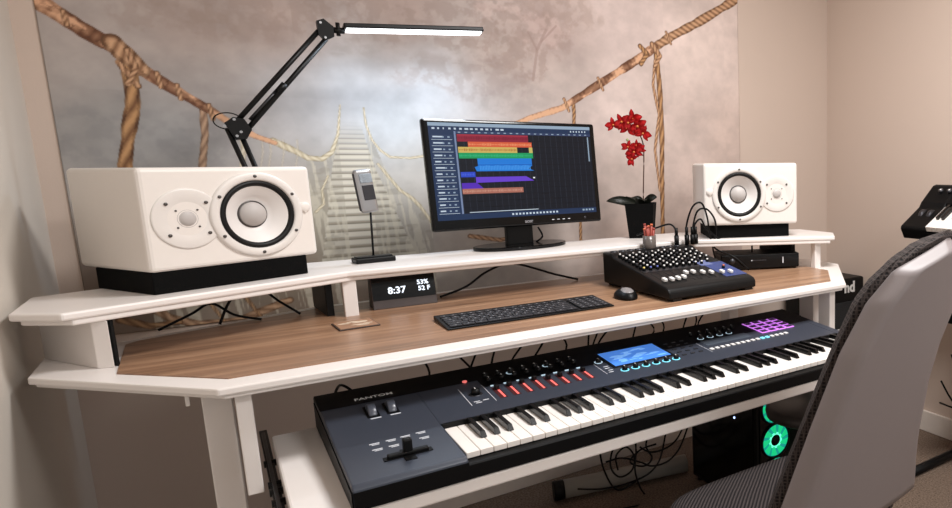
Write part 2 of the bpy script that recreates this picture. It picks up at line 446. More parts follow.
    rope([(112, 42), (122, 52), (134, 62), (142, 70)], 44, 34, 'tan', 22)
    rope([(127, 50), (136, 68), (128, 84)], 14, 12, 'tan', 20)
    for a in ((180, 92), (212, 112), (66, 18), (160, 80)): rope([(a[0]-3, a[1]-7), (a[0]+1, a[1]+7)], 12, 10, 'tan', 16)
    rope([(656, 55), (659, 80), (661, 110), (662, 140), (662, 180), (663, 245)], 22, 20, 'gold', 64)
    rope([(655, 60), (653, 85), (659, 115), (655, 150), (660, 190)], 12, 12, 'tan', 30)
    rope([(573, 100), (574, 112), (574, 126)], 14, 13, 'gold', 20)
    rope([(580, 205), (581, 250)], 11, 11, 'gold', 20)
    rope([(470, 236), (500, 240), (530, 234)], 16, 12, 'tan', 24)
    rope([(752, -14), (735, 0), (712, 14), (695, 24), (672, 36), (655, 47), (640, 58)], 34, 34, 'tan', 24)
    rope([(655, 47), (640, 58), (612, 76), (590, 90), (562, 108), (530, 118), (500, 130)], 34, 17, 'pink', 60)
    rope([(640, 46), (647, 54), (641, 64)], 20, 18, 'gold', 18)
    rope([(652, 44), (660, 56), (655, 66)], 22, 16, 'tan', 20)
    for a in ((600, 84), (566, 105), (668, 38)): rope([(a[0]-2, a[1]-6), (a[0]+3, a[1]+6)], 12, 10, 'tan', 14)
    # lower part of the print: ropes and dark ground
    zl = P(200, 345)[1]
    rope([(140, 300), (170, 318), (200, 325), (240, 320), (290, 300)], 22, 20, 'tan', 40, .8)
    rope([(120, 320), (150, 326), (180, 322)], 20, 14, 'gold', 40, .8)
    rope([(240, 290), (262, 318)], 10, 10, 'gold', 30, .7); rope([(205, 296), (225, 322)], 10, 8, 'gold', 30, .7)
    C = np.clip(C, 0, 255)/255.
    L = np.where(C <= .04045, C/12.92, ((C+.055)/1.055)**2.4)
    ny, nx = X.shape
    co = np.empty((ny*nx, 3), np.float32); co[:, 0] = X.ravel()/1000; co[:, 1] = YM/1000; co[:, 2] = Z.ravel()/1000+FL
    idx = np.arange(ny*nx).reshape(ny, nx)
    q = np.stack([idx[:-1, :-1], idx[:-1, 1:], idx[1:, 1:], idx[1:, :-1]], -1).reshape(-1, 4).astype(np.int32)
    # rim back to the wall so the sheet has a thickness
    r = idx[0, :].tolist()+idx[1:, -1].tolist()+idx[-1, -2::-1].tolist()+idx[-2:0:-1, 0].tolist()
    back = co[r].copy(); back[:, 1] = (YW-.4)/1000
    n0 = len(co); nb = len(r)
    rq = np.array([[r[i], n0+i, n0+(i+1) % nb, r[(i+1) % nb]] for i in range(nb)], np.int32)
    co = np.concatenate([co, back]); q = np.concatenate([q, rq])
    col = np.ones((len(co), 4), np.float32); col[:n0, :3] = L.reshape(-1, 3); col[n0:, :3] = .6
    me = bpy.data.meshes.new('mural'); me.vertices.add(len(co)); me.vertices.foreach_set('co', co.ravel())
    me.loops.add(q.size); me.loops.foreach_set('vertex_index', q.ravel())
    me.polygons.add(len(q)); me.polygons.foreach_set('loop_start', np.arange(0, q.size, 4, dtype=np.int32)); me.polygons.foreach_set('loop_total', np.full(len(q), 4, np.int32))
    me.update(calc_edges=True); me.validate()
    a = me.color_attributes.new('print', 'FLOAT_COLOR', 'POINT'); a.data.foreach_set('color', col.ravel())
    me.materials.append(MURAL)
    o = bpy.data.objects.new('wall_mural', me); COL.objects.link(o)
    tag(o, 'large wall mural printed with a misty plank rope bridge and thick ropes', 'mural')
make_mural()

# ================================================================= DESK
X0 = 447
ZD, ZS, ZT = 126, 242, -42
def desk():
    t = thing('studio_desk', 'wide white studio desk with walnut top, raised speaker shelf and sliding keyboard tray', 'desk', (X0, 600, -700))
    Z = lambda z: z+700
    P = lambda pts: [(x-X0, y-600) for x, y in pts]
    out = [(-322, 257), (1208, 257), (1490, 576), (1490, 775), (1390, 826), (1040, 985), (-100, 985), (-480, 822), (-586, 775), (-586, 576)]
    g = G(); g.prism(P(out), Z(ZD-16), Z(ZD-2), WHITE, 3); g.prism(P([(x+(8 if x < X0 else -8), y+(8 if y < 700 else -8)) for x, y in out]), Z(ZD-24), Z(ZD-15.5), WHITE, 2); g.build('desktop', t)
    inn = [(-306, 318), (1200, 318), (1345, 482), (1345, 800), (1030, 945), (-95, 945), (-450, 795), (-468, 770), (-462, 494)]
    g = G(); g.prism(P(inn), Z(ZD-3), Z(ZD), WOOD); o = g.build('wood_inlay', t); o['label'] = 'walnut brown desktop inlay'
    sh = [(-52, 752), (946, 752), (1395, 498), (1478, 590), (1478, 780), (1050, 1010), (-150, 1010), (-597, 800), (-597, 590), (-524, 528)]
    g = G(); g.prism(P(sh), Z(ZS-15), Z(ZS), WHITE, 4); g.prism(P([(x+(12 if x < X0 else -12), y+(10 if y < 770 else -10)) for x, y in sh]), Z(ZS-26), Z(ZS-14.5), WHITE, 3); g.build('shelf', t)
    def sup(x, y, w, d, rz, z0=ZD-2, z1=ZS-26, m=WHITE):
        M = Matrix.Translation((x-X0, y-600, 0)) @ Matrix.Rotation(rz, 4, 'Z')
        g = G(); g.box(0, w, 0, d, Z(z0), Z(z1), m, 2, M); return g.build('shelf_support', t)
    def sup2(poly, m=WHITE):
        g = G(); g.prism(P(poly), Z(ZD-2), Z(ZS-26), m, 1.5); return g.build('shelf_support', t)
    sup2([(-493, 568), (-469, 558), (-559, 735), (-583, 735)])
    sup2([(-467.5, 566), (-462, 568), (-548, 742), (-557.5, 737)], BLK)['label'] = 'black inner shelf support'
    sup(-66, 764, 30, 24, .0); sup(-100, 800, 16, 180, .06, m=BLK)['label'] = 'black inner shelf support'
    sup(925, 775, 30, 24, .0)
    sup(1345, 548, 28, 24, .0); sup(1300, 625, 18, 190, .0, m=BLK)['label'] = 'black inner shelf support'
    g = G(); g.box(-120, 1010, 0, 14, 0, 60, WHITE, 1, Matrix.Translation((-X0, 960-600, Z(-20)))); g.build('back_rail', t)
    # legs: slab feet with uprights
    for sx in (-1, 1):
        xa = X0+sx*774-22
        g = G(); g.box(xa-X0, xa+44-X0, 400-600, 470-600, 30, Z(ZD-24), WHITE, 2); g.build('leg', t)
        g = G(); g.box(xa-X0, xa+44-X0, 880-600, 940-600, 30, Z(ZD-24), WHITE, 2); g.build('leg', t)
        g = G(); g.box(xa-X0-3, xa+47-X0, 300-600, 960-600, 0, 30, WHITE, 3); g.build('foot', t)
        xb = X0+sx*736-12
        g = G(); g.box(xb-X0, xb+24-X0, 292-600, 345-600, Z(-93), Z(ZD-24), WHITE, 2); g.build('tray_bracket', t)
        xc = X0+sx*706-9
        g = G(); g.box(xc-X0, xc+14-X0, 120-600, 640-600, Z(-92), Z(-84), BLKM, 1); g.box(xc+3-X0, xc+9-X0, 60-600, 600-600, Z(-84), Z(-76), DSTEEL, 1)
        for y in (150, 210, 262, 300, 420): g.cyl((xc-3-X0, y-600, Z(-86)), (xc+17-X0, y-600, Z(-86)), 7, BLKM, 12)
        g.build('slide_rail', t)
    g = G(); g.box(-252-X0, 1146-X0, -18-600, 456-600, Z(ZT-26), Z(ZT), WHITE, 4); g.build('keyboard_tray', t)
    g = G(); g.box(-3, 3, 0, 6, -24, 0, WHITE, 1, Matrix.Translation((-366-X0, 352-600, Z(ZD-24)))); g.build('hook', t)
desk()

# ================================================================= SYNTHESIZER
def synth():
    t = thing('synthesizer', 'long black synthesizer keyboard on the white pull-out tray, blue display and purple pads lit', 'synthesizer', (0, 0, ZT))
    dz = -ZT
    SL = 24/290.
    pz = lambda y: (1+(y+15)*7/165 if y < 150 else 8+(y-150)*SL)
    L = [(-22, -40), (-22, -6), (-15, 1), (150, 8), (385, 27.5), (432, 30), (445, 22), (445, -40)]
    sh = lambda pts: [(y, z+dz) for y, z in pts]
    g = G()
    g.prism_x(sh(L), -175, -2, SYN, 3); g.prism_x(sh(L), 1060, 1090, SYN, 3)
    g.prism_x(sh([(152, -40), (152, 8), (385, 27.5), (432, 30), (445, 22), (445, -40)]), -3, 1061, SYN)
    g.prism_x(sh([(-22, -40), (-22, -15), (-20, -12.5), (-1, -12.5), (-1, -20), (152, -20), (152, -40)]), -3, 1061, SYNB)
    g.prism_x(sh([(-24, -39.5), (-24, -9), (-21, -9), (-21, -39.5)]), -174, -2, SYNB)
    g.prism_x(sh([(338, 24.2), (385, 28), (432, 30.7), (446.5, 22), (446.5, -39), (444, -39), (444, 20)]), -176, 1091, SYNB)
    g.prism_x(sh([(-21, -39), (-21, -9), (444, 14), (444, -39)]), -177, -175, SYNB)
    g.box(-3, 1061, 146, 153, -20+dz, 9+dz, BLK)
    g.prism_x(sh([(292, 19.2), (292, 20.2), (345, 24.8), (345, 23)]), 118, 1088, SYNB)  # added black plate: paints the darkness where the panel catches no reflection
    g.build('body', t)
    # keys
    U = 23.5
    wk = [0, 1, 2, 3, 4, 5, 6]   # E F G A B C D
    g = G(); g.prism([(.5, 0), (U-.5, 0), (U-.5, 146), (.5, 146)], -11, 0, IVORY, .8, seg=1); w0 = g.build('white_key', t)
    w0.location = (0, 0, dz/1000)
    for i in range(1, 45): dup_part(w0, t, (i*U, 0, dz))
    g = G()
    b2 = bmesh.new()
    co = [(-5.6, 50, 0), (5.6, 50, 0), (5.6, 146, 0), (-5.6, 146, 0), (-4.2, 58, 11.5), (4.2, 58, 11.5), (4.2, 146, 12), (-4.2, 146, 12)]
    vs = [b2.verts.new(c) for c in co]
    for f in ((0, 3, 2, 1), (4, 5, 6, 7), (0, 1, 5, 4), (1, 2, 6, 5), (3, 0, 4, 7), (2, 3, 7, 6)): b2.faces.new([vs[k] for k in f])
    bmesh.ops.bevel(b2, geom=b2.edges[:], offset=.8, segments=2, affect='EDGES')
    g.merge(b2, EBONY); first = None
    k0 = g.build('black_key', t)
    blk = [(o*7+b)*U for o in range(7) for b in (1.95, 3., 4.05, 5.92, 7.08)]
    blk = [x for x in blk if x < 44.3*U][:31]
    k0.location = (blk[0]/1000, 0, (dz+.2)/1000)
    for x in blk[1:]: dup_part(k0, t, (x, 0, dz+.2))
    # panel controls, placed in panel coordinates
    pl = ((0, 150, 8), (0, -SL, 1))
    def pp(x, y): q = at(x, y, plane=pl); return q[0], q[1]
    up = Vector((0, -SL, 1)).normalized(); yv = Vector((0, 1, SL)).normalized()
    def PM(x, y, h=0): return frame((x, y, pz(y)+dz+h), (1, 0, 0), yv if y > 150 else (0, 1, 7/165), up if y > 150 else (0, -7/165, 1))
    def pbox(g, x0, x1, y0, y1, h0, h1, m, bev=0): g.box(x0, x1, y0, y1, h0, h1, m, bev, frame((0, 0, 8+dz-150*SL), (1, 0, 0), yv, up) )
    # display
    a = pp(599, 353); b = pp(657, 344); c = pp(671, 356); d = pp(622, 366)
    x0, x1 = 411., 565.; y0, y1 = 250., 350.
    g = G(); g.box(-8, x1-x0+8, -8, y1-y0+8, -1, 1.6, BLK, .8, PM(x0, y0)); g.build('display_bezel', t)
    g = G(); g.box(0, x1-x0, 0, y1-y0, 1.6, 2.2, DSPL, 0, PM(x0, y0))
    for k in range(26):
        xx = random.uniform(6, 122); yy = random.uniform(8, 82); w = random.uniform(12, 44); h = random.uniform(3, 11)
        w = min(w, x1-x0-xx-2)
        pts = [(xx, yy), (xx+w*.5, yy-h*.3), (xx+w, yy+h*.3), (xx+w*.8, yy+h), (xx+w*.3, yy+h*1.2)]
        g.face([PM(x0, y0) @ Vector((p, q, 2.35+k*.004)) for p, q in pts], DSPL2)
    g.build('display', t)
    # knob maker
    def knob(name, x, y, r, h, m, ring=None):
        g = G(); g.lathe([(0, 0), (r, 0), (r*.88, h), (0, h)], m, PM(x, y), 12)
        if ring: g.lathe([(r*1.05, .0), (r*1.05, .8), (r*1.5, .8), (r*1.5, 0)], ring, PM(x, y), 14)
        g.box(-.8, .8, 0, r*.85, h, h+.4, CAPW, 0, PM(x, y))
        return g.build(name, t)
    k = knob('knob', 420, 220, 7, 10, BLK, CYAL); first = (420, 220)
    for i in range(1, 6):
        o = dup_part(k, t, (i*28.4, 0, 0))
    # sliders, lit red
    sx = [pp(*p)[0] for p in ((501, 391), (594, 371))]
    for i in range(8):
        x = 137+i*28.2; off = [-4, 4, 6, 10, -10, -8, -6, -4][i]
        g = G(); g.box(-7.5, 7.5, -32, 32, -.4, .5, mat('dark red slot', (70, 22, 26), .5), 0, PM(x, 246)); g.box(0, 4, -30, 18+off*1.2, .5, 1.3, REDL, 0, PM(x, 246)); s_ = g.build('slider', t)
        g = G(); g.box(-4.5, 4.5, -6, 6, .6, 11, BLK, 1.5, PM(x, 246+22+off*.5)); g.build('slider_cap', s_)
        knob('knob', x, 318, 6.5, 11, BLK)
        g = G(); g.box(-5, 5, -2.2, 2.2, 0, 1.6, PALEL, 0, PM(x, 290)); g.build('lit_button', t)
        knob('knob', x, 345, 6.5, 11, BLK, PALEL if i in (2, 5) else None)
    knob('knob', 93, 264, 9.5, 12, BLK, DSTEEL)
    g = G(); g.lathe([(0, 0), (5, 0), (5, 3), (0, 3)], REDL, PM(93, 343), 12); g.build('red_button', t)
    g = G()
    for xx in (70, 118): g.box(-.6, .6, -55, 48, 0, .3, PRINT, 0, PM(xx, 262))
    for xx, yy in ((86, 216), (102, 224), (84, 224), (388, 226), (392, 238), (390, 252), (392, 264)): g.box(-6, 6, -1.6, 1.6, 0, .3, PRINT, 0, PM(xx, yy))
    g.box(-.5, .5, -50, 60, 0, .3, PRINT, 0, PM(374, 268)); g.box(-.5, .5, -50, 34, 0, .3, PRINT, 0, PM(668, 262))
    g.build('panel_print', t)
    knob('knob', 390, 300, 7, 9, BLK, PALEL)
    # button field right of the display
    btn = None
    for r_ in range(5):
        for c_ in range(3):
            x = 594+c_*25; y = 232+r_*24
            g = G() if btn is None else None
            if btn is None:
                g.box(-6, 6, -3, 3, 0, 2, DSTEEL, .6, PM(x, y)); btn = g.build('button', t); bx, by = x, y
            else: dup_part(btn, t, (x-bx, y-by, (y-by)*SL))
    # knobs with pale pointers on the right
    for i in range(4): knob('knob', 700+i*32, 318, 6.5, 11, BLK, PALEL)
    for i in range(6): knob('knob', 688+i*28, 350, 6, 10, BLK)
    g = G(); g.box(0, 150, 0, 40, 0, .5, mat('slate panel', (66, 74, 84), .45), 0, PM(684, 258)); g.build('dark_screen', t)
    # sixteen step buttons
    for i in range(16):
        x = 678+i*17.1
        g = G(); g.box(-5.2, 5.2, -6, 6, 0, 2.6, CAPW if i not in (10, 11) else CYAL, .6, PM(x, 230)); g.build('step_button', t)
    # purple pads 4 x 4
    for r_ in range(4):
        for c_ in range(4):
            x = 890+c_*31; y = 276+r_*25.5
            g = G(); g.box(-14.2, 14.2, -11.8, 11.8, 0, 2.2, PURL, 1, PM(x, y)); p_ = g.build('drum_pad', t)
            g = G(); g.box(-10.6, 10.6, -8.4, 8.4, 2, 3.4, mat('dark pad rubber', (60, 34, 70), .6), 1, PM(x, y)); g.build('pad_face', p_)
    # left panel: wheels, lever, print
    for x in (-97, -63):
        g = G(); g.box(-11, 11, -30, 30, -.6, 1.2, SYNB, .4, PM(x, 286))
        wv = g.build('wheel_well', t)
        g = G()
        M = PM(x-0, 286, -9) @ Matrix.Rotation(PI/2, 4, 'Y')
        g.lathe([(0, -7), (24, -7), (25, -5), (25, 5), (24, 7), (0, 7)], mat('wheel plastic', (70, 74, 84), .3), M, 28); g.build('wheel', wv)
        g = G(); g.box(-9, 9, -2, 2, 0, .4, PRINT, 0, PM(x+2, 250)); g.build('wheel_mark', t)
    g = G(); PJ = PM(-80, 52)
    g.box(-38, 38, -8, 8, .2, 1.6, SYNB, .4, PM(-80, 52)); g.box(-9, 9, -26, 26, .2, 1.6, SYNB, .4, PM(-80, 52)); lv = g.build('lever_slot', t)
    g = G(); g.box(-32, 32, -6, 6, 1, 8, BLK, 2, PM(-80, 52)); g.box(-7, 7, -8, 8, 6, 30, BLK, 3, PM(-80, 54)); g.build('lever', lv)
    g = G()
    for x, y in ((-118, 134), (-92, 134), (-68, 136), (-42, 138), (-118, 106), (-92, 106), (-42, 110)):
        g.box(-8, 8, -1.5, 1.5, .1, .6, PRINT, 0, PM(x, y)); g.box(-6, 6, -7, -4.4, .1, .6, PRINT, 0, PM(x+1, y))
    g.build('panel_print', t)
    text_mesh('FANTOM', 17, CAPW, 'maker_lettering', t, frame((-80, 360, 26.4+dz+.9), (1, 0, 0), yv, up), .2, .2)
    text_mesh('SYNTHESIZER', 6, PRINT, 'maker_lettering', t, frame((-74, 400, 28.3+dz+1.2), (1, 0, 0), yv, up), .2) if False else None
    g = G(); g.tube([(-60, 446, -20+dz), (-66, 490, -10+dz), (-80, 540, -30+dz), (-70, 640, -60+dz)], 3, BLK); g.tube([(-95, 446, -20+dz), (-98, 480, 5+dz), (-120, 520, 20+dz), (-130, 600, -40+dz)], 3, BLK); g.build('cable', t)
synth()

# ================================================================= SPEAKERS
def speaker(loc, rz, label, mirror):
    WD, H, D = 334, 213, 282
    t = thing('studio_monitor_speaker', label, 'speaker', loc, rz, 'white speakers lying on black pads')
    tx, wx = (76, 210) if not mirror else (WD-76, WD-210)
    kx = 313 if not mirror else WD-313
    F = lambda x, z: frame((x, 0, z), (1, 0, 0), (0, 0, 1), (0, -1, 0))
    zc = 106
    g = G(); g.box(0, WD, 0, D, 0, H, SPKW, 9, seg=3); cab = g.build('cabinet', t)
    g = G(); g.cyl((wx, -20, zc), (wx, 40, zc), 70, SPKW, 56); cut = g.build('cutter', t)
    bo = cab.modifiers.new('hole', 'BOOLEAN'); bo.operation = 'DIFFERENCE'; bo.object = cut; bo.solver = 'EXACT'
    bpy.context.view_layer.update()
    me = bpy.data.meshes.new_from_object(cab.evaluated_get(bpy.context.evaluated_depsgraph_get()))
    cab.modifiers.clear(); cab.data = me; bpy.data.objects.remove(cut)
    g = G()  # woofer surround trim ring
    g.lathe([(96, -1), (95, 4), (91, 6), (80, 7), (76, 3), (76, -1)], SPKG, F(wx, zc), 56)
    for k in range(6):
        a = PI/2+k*PI/3
        g.lathe([(0, 8.2), (3.4, 8.2), (3.4, 4)], SCREW, F(wx+86*math.cos(a), zc+86*math.sin(a)), 10)
    w = g.build('woofer', t)
    g = G(); g.lathe([(77, 0), (77, 3), (72, 7.5), (66, 4), (63.5, 0)], RUB, F(wx, zc), 56); s_ = g.build('rubber_surround', w); s_['label'] = 'black rubber surround'
    g = G(); g.lathe([(64, 1.5), (50, -7), (40, -14), (31, -21), (30, -21)], CONE, F(wx, zc), 56); g.lathe([(31, -20.8), (29, -17), (27.5, -20)], SCREW, F(wx, zc), 48)
    g.lathe([(28, -20), (26, -14), (21, -9), (14, -5), (7, -3), (0, -2.4)], DOME, F(wx, zc), 40); g.build('cone', w)
    g = G(); g.lathe([(66, -22.5), (0, -22.5)], CONE, F(wx, zc), 40); g.build('cone_back', w)
    g = G()  # tweeter waveguide plate
    g.lathe([(64, -1), (63.5, 1.6), (60, 2.4), (44, 1.6), (30, -1.0), (22, -3.4)], SPKG, F(tx, zc), 48)
    for k in range(4):
        a = PI/4+k*PI/2
        g.lathe([(0, 3.8), (3.4, 3.8), (3.4, 1)], SCREW, F(tx+50*math.cos(a), zc+46*math.sin(a)), 10)
        g.lathe([(0, 1.4), (2, 1.4), (2, -3)], SCREW, F(tx+27*math.cos(a), zc+25*math.sin(a)), 8)
    tw = g.build('tweeter', t)
    g = G(); g.lathe([(21, -3), (18.5, .5), (16.5, -1), (14, 2), (8, 4.5), (0, 5.2)], DOME, F(tx, zc), 32); g.build('dome', tw)
    g = G(); g.lathe([(12, -1), (12, 3), (9, 5), (0, 5)], SPKW, F(kx, 116), 20); g.box(-3, 3, -9, -1, 0, 4, SPKW, 1, F(kx, 112)); g.build('badge', t)
    return t
def pad(loc, rz, w, d, h, label):
    g = G(); g.box(0, w, 0, d, 0, h, FOAM, 2); o = g.build('isolation_pad'); o.location = W(loc); o.rotation_euler = (0, 0, rz)
    tag(o, label, 'speaker pad', 'black foam pads under the speakers')
LY, RYW = .456, -.437
spL = (-404, 643, ZS+46); spR = (999, 735, ZS+46)
speaker((spL[0], spL[1], spL[2]), LY, 'white speaker lying on its side, woofer at its right, left of the lamp', False)
speaker((spR[0], spR[1], spR[2]), RYW, 'white speaker lying on its side, woofer at its left, beside the orchid', True)
def off(o, rz, a, b): return (o[0]+a*math.cos(rz)-b*math.sin(rz), o[1]+a*math.sin(rz)+b*math.cos(rz), ZS)
pad(off(spL, LY, 4, 6), LY, 304, 225, 46, 'black foam pad under the left speaker')
pad(off(spR, RYW, 18, 14), RYW, 288, 215, 46, 'black foam pad under the right speaker')

# ================================================================= MONITOR
def monitor():
    cx, cy, cz = 448, 928, 473; yaw, pit = .053, -.073
    Wd, Hh = 530, 323
    t = thing('computer_monitor', 'glossy black computer monitor showing coloured music tracks, in the middle of the shelf', 'monitor', (cx, cy+8, ZS), yaw)
    B = Matrix.Translation((0, -8, cz-ZS)) @ Matrix.Rotation(pit, 4, 'X') @ frame((0, 0, 0), (1, 0, 0), (0, 0, 1), (0, -1, 0))
    g = G(); g.box(-Wd/2, Wd/2, -Hh/2, Hh/2, -24, 0, GLOSS, 7, B, 3)
    g.box(-Wd/2+70, Wd/2-70, -Hh/2+50, Hh/2-40, -48, -22, BLK, 12, B); g.build('housing', t)
    sw, sh_ = 498, 281; sx, sy = -Wd/2+15, -Hh/2+31
    def E(n, c, e=.9): return mat(n, tuple(v*.06 for v in c), .3, spec=.2, emit=c, es=e*1.05)
    g = G(); g.box(sx, sx+sw, sy, sy+sh_, -.5, .5, E('screen dark', (20, 24, 34), .9), 0, B)
    lay = [0]
    def R_(x0, y0, x1, y1, m):    # fractions of the screen, y from the top
        lay[0] += 1; z = .52+lay[0]*.0012
        g.face([B @ Vector((sx+a*sw, sy+sh_*(1-b), z)) for a, b in ((x0, y1), (x1, y1), (x1, y0), (x0, y0))], m)
    def Q_(pts, m):
        lay[0] += 1; z = .52+lay[0]*.0012
        g.face([B @ Vector((sx+a*sw, sy+sh_*(1-b), z)) for a, b in pts], m)
    navy = E('screen navy', (34, 52, 84)); hdr = E('screen header', (150, 170, 190), .9); lt = E('screen light', (200, 214, 228), .9)
    gr = E('screen grid', (52, 58, 74), .9); gd = E('screen deep', (12, 14, 20), .9)
    R_(0, 0, 1, .035, hdr); R_(0, .035, 1, .085, navy); R_(0, .085, .137, .94, navy); R_(0, .94, 1, 1, navy)
    for k in range(14): R_(.02+k*.03, .05, .02+k*.03+random.uniform(.006, .022), .068, lt)
    for k in range(6): R_(.86+k*.02, .05, .868+k*.02, .068, lt)
    R_(.137, .085, .147, .94, E('screen ruler', (120, 136, 170)))
    R_(.147, .085, 1, .11, E('screen ruler dark', (52, 64, 98)))
    for k in range(22): R_(.16+k*.038, .09, .175+k*.038, .1, hdr)
    yt = .115; rh = .069
    for k in range(23): R_(.15+k*.038, .11, .1515+k*.038, .93, gr)
    for k in range(13): R_(.147, yt+k*.0632, 1, yt+k*.0632+.003, gd)
    for k in range(13):
        y = yt+.01+k*.0632
        R_(.012, y, .125, y+.046, E('screen track head', (44, 60, 92))); R_(.02, y+.012, .05+.03*random.random(), y+.026, lt); R_(.07, y+.014, .08, y+.028, hdr); R_(.1, y+.014, .112, y+.028, hdr)
        R_(.012, y+.046, .125, y+.05, lt)
    def clip(x0, x1, r0, r1, c, n, n2=None, c2=None):
        y0 = yt+r0; y1 = yt+r1; m = E(n, c, .85); R_(x0, y0, x1, y1, m)
        if c2:
            m2 = E(n2, c2, .85); k = x0+.004
            while k < x1-.01:
                h = random.uniform(.2, .8)*(y1-y0)*.5; ym = (y0+y1)/2
                R_(k, ym-h*.6, k+.006, ym+h*.6, m2); k += .0095
    clip(.152, .575, .0, .075, (146, 34, 58), 'clip crimson', 'clip crimson dark', (124, 26, 50))
    R_(.152, yt+.0, .575, yt+.012, E('clip crimson head', (170, 50, 70)))
    clip(.21, .595, .075, .13, (222, 96, 62), 'clip orange', 'clip orange light', (240, 150, 104))
    clip(.152, .50, .13, .19, (214, 184, 98), 'clip yellow', 'clip yellow dark', (182, 120, 60))
    clip(.574, .597, .13, .19, (206, 190, 108), 'clip yellow b')
    clip(.152, .597, .19, .25, (26, 158, 96), 'clip green', 'clip green light', (50, 186, 124))
    Q_([(.245, yt+.385), (.597, yt+.385), (.56, yt+.36), (.585, yt+.33), (.585, yt+.25), (.255, yt+.25), (.255, yt+.33), (.235, yt+.34)], E('clip blue', (30, 122, 216), .9))
    for k in range(34): R_(.265+k*.0092, yt+.325+.006*math.sin(k), .27+k*.0092, yt+.372, E('clip blue light', (66, 150, 232), .9))
    R_(.255, yt+.315, .585, yt+.322, E('clip blue dark', (20, 90, 180)))
    clip(.152, .235, .39, .445, (46, 74, 200), 'clip indigo', 'clip indigo light', (70, 96, 220))
    Q_([(.235, yt+.505), (.59, yt+.495), (.54, yt+.445), (.235, yt+.445)], E('clip violet', (104, 64, 206), .9))
    Q_([(.152, yt+.565), (.275, yt+.565), (.24, yt+.505), (.152, yt+.505)], E('clip violet deep', (84, 44, 180), .9))
    clip(.152, .515, .565, .62, (176, 112, 96), 'clip brown', 'clip brown light', (204, 150, 130))
    for k in range(10): R_(.152+k*.08, yt+.64+.06*(k % 3), .2+k*.08, yt+.645+.06*(k % 3), gd)
    R_(.585, yt+.455, .597, yt+.47, E('screen white', (240, 244, 250)))
    R_(.975, .12, .983, .40, hdr)
    R_(.18, .925, .6, .932, lt)
    for k in range(14): R_(.43+k*.022, .96, .442+k*.022, .98, lt)
    for k in range(4): R_(.9+k*.022, .955, .914+k*.022, .975, hdr)
    g.build('screen', t)
    text_mesh('acer', 15, mat('silver logo', (150, 150, 156), .35, .5), 'logo', t, B @ Matrix.Translation((15, -Hh/2+15, .4)), .3, .3)
    g = G()
    for k in range(4): g.box(90+k*18, 98+k*18, -Hh/2+14, -Hh/2+16, 0, .6, PRINT, 0, B)
    g.lathe([(0, .6), (4, .6), (4, 0)], DSTEEL, B @ Matrix.Translation((205, -Hh/2+16, 0)), 16)
    g.build('bezel_button', t)
    g = G(); g.box(-42, 42, 0, 26, 8, 190, BLK, 5, Matrix.Translation((0, 18, 0))); g.build('stand_neck', t)
    g = G(); g.prism([(145*math.cos(a)*(1 if math.cos(a) > 0 else 1), 20+85*math.sin(a)) for a in [2*PI*k/48 for k in range(48)]], 0, 12, GLOSS, 3); g.build('stand_base', t)
    g = G(); g.tube([(60, 22, 60), (74, 24, 30), (58, 30, 14), (66, 60, 10), (70, 60, -120+0*1)][:4], 3, BLK); g.build('cable', t)
monitor()

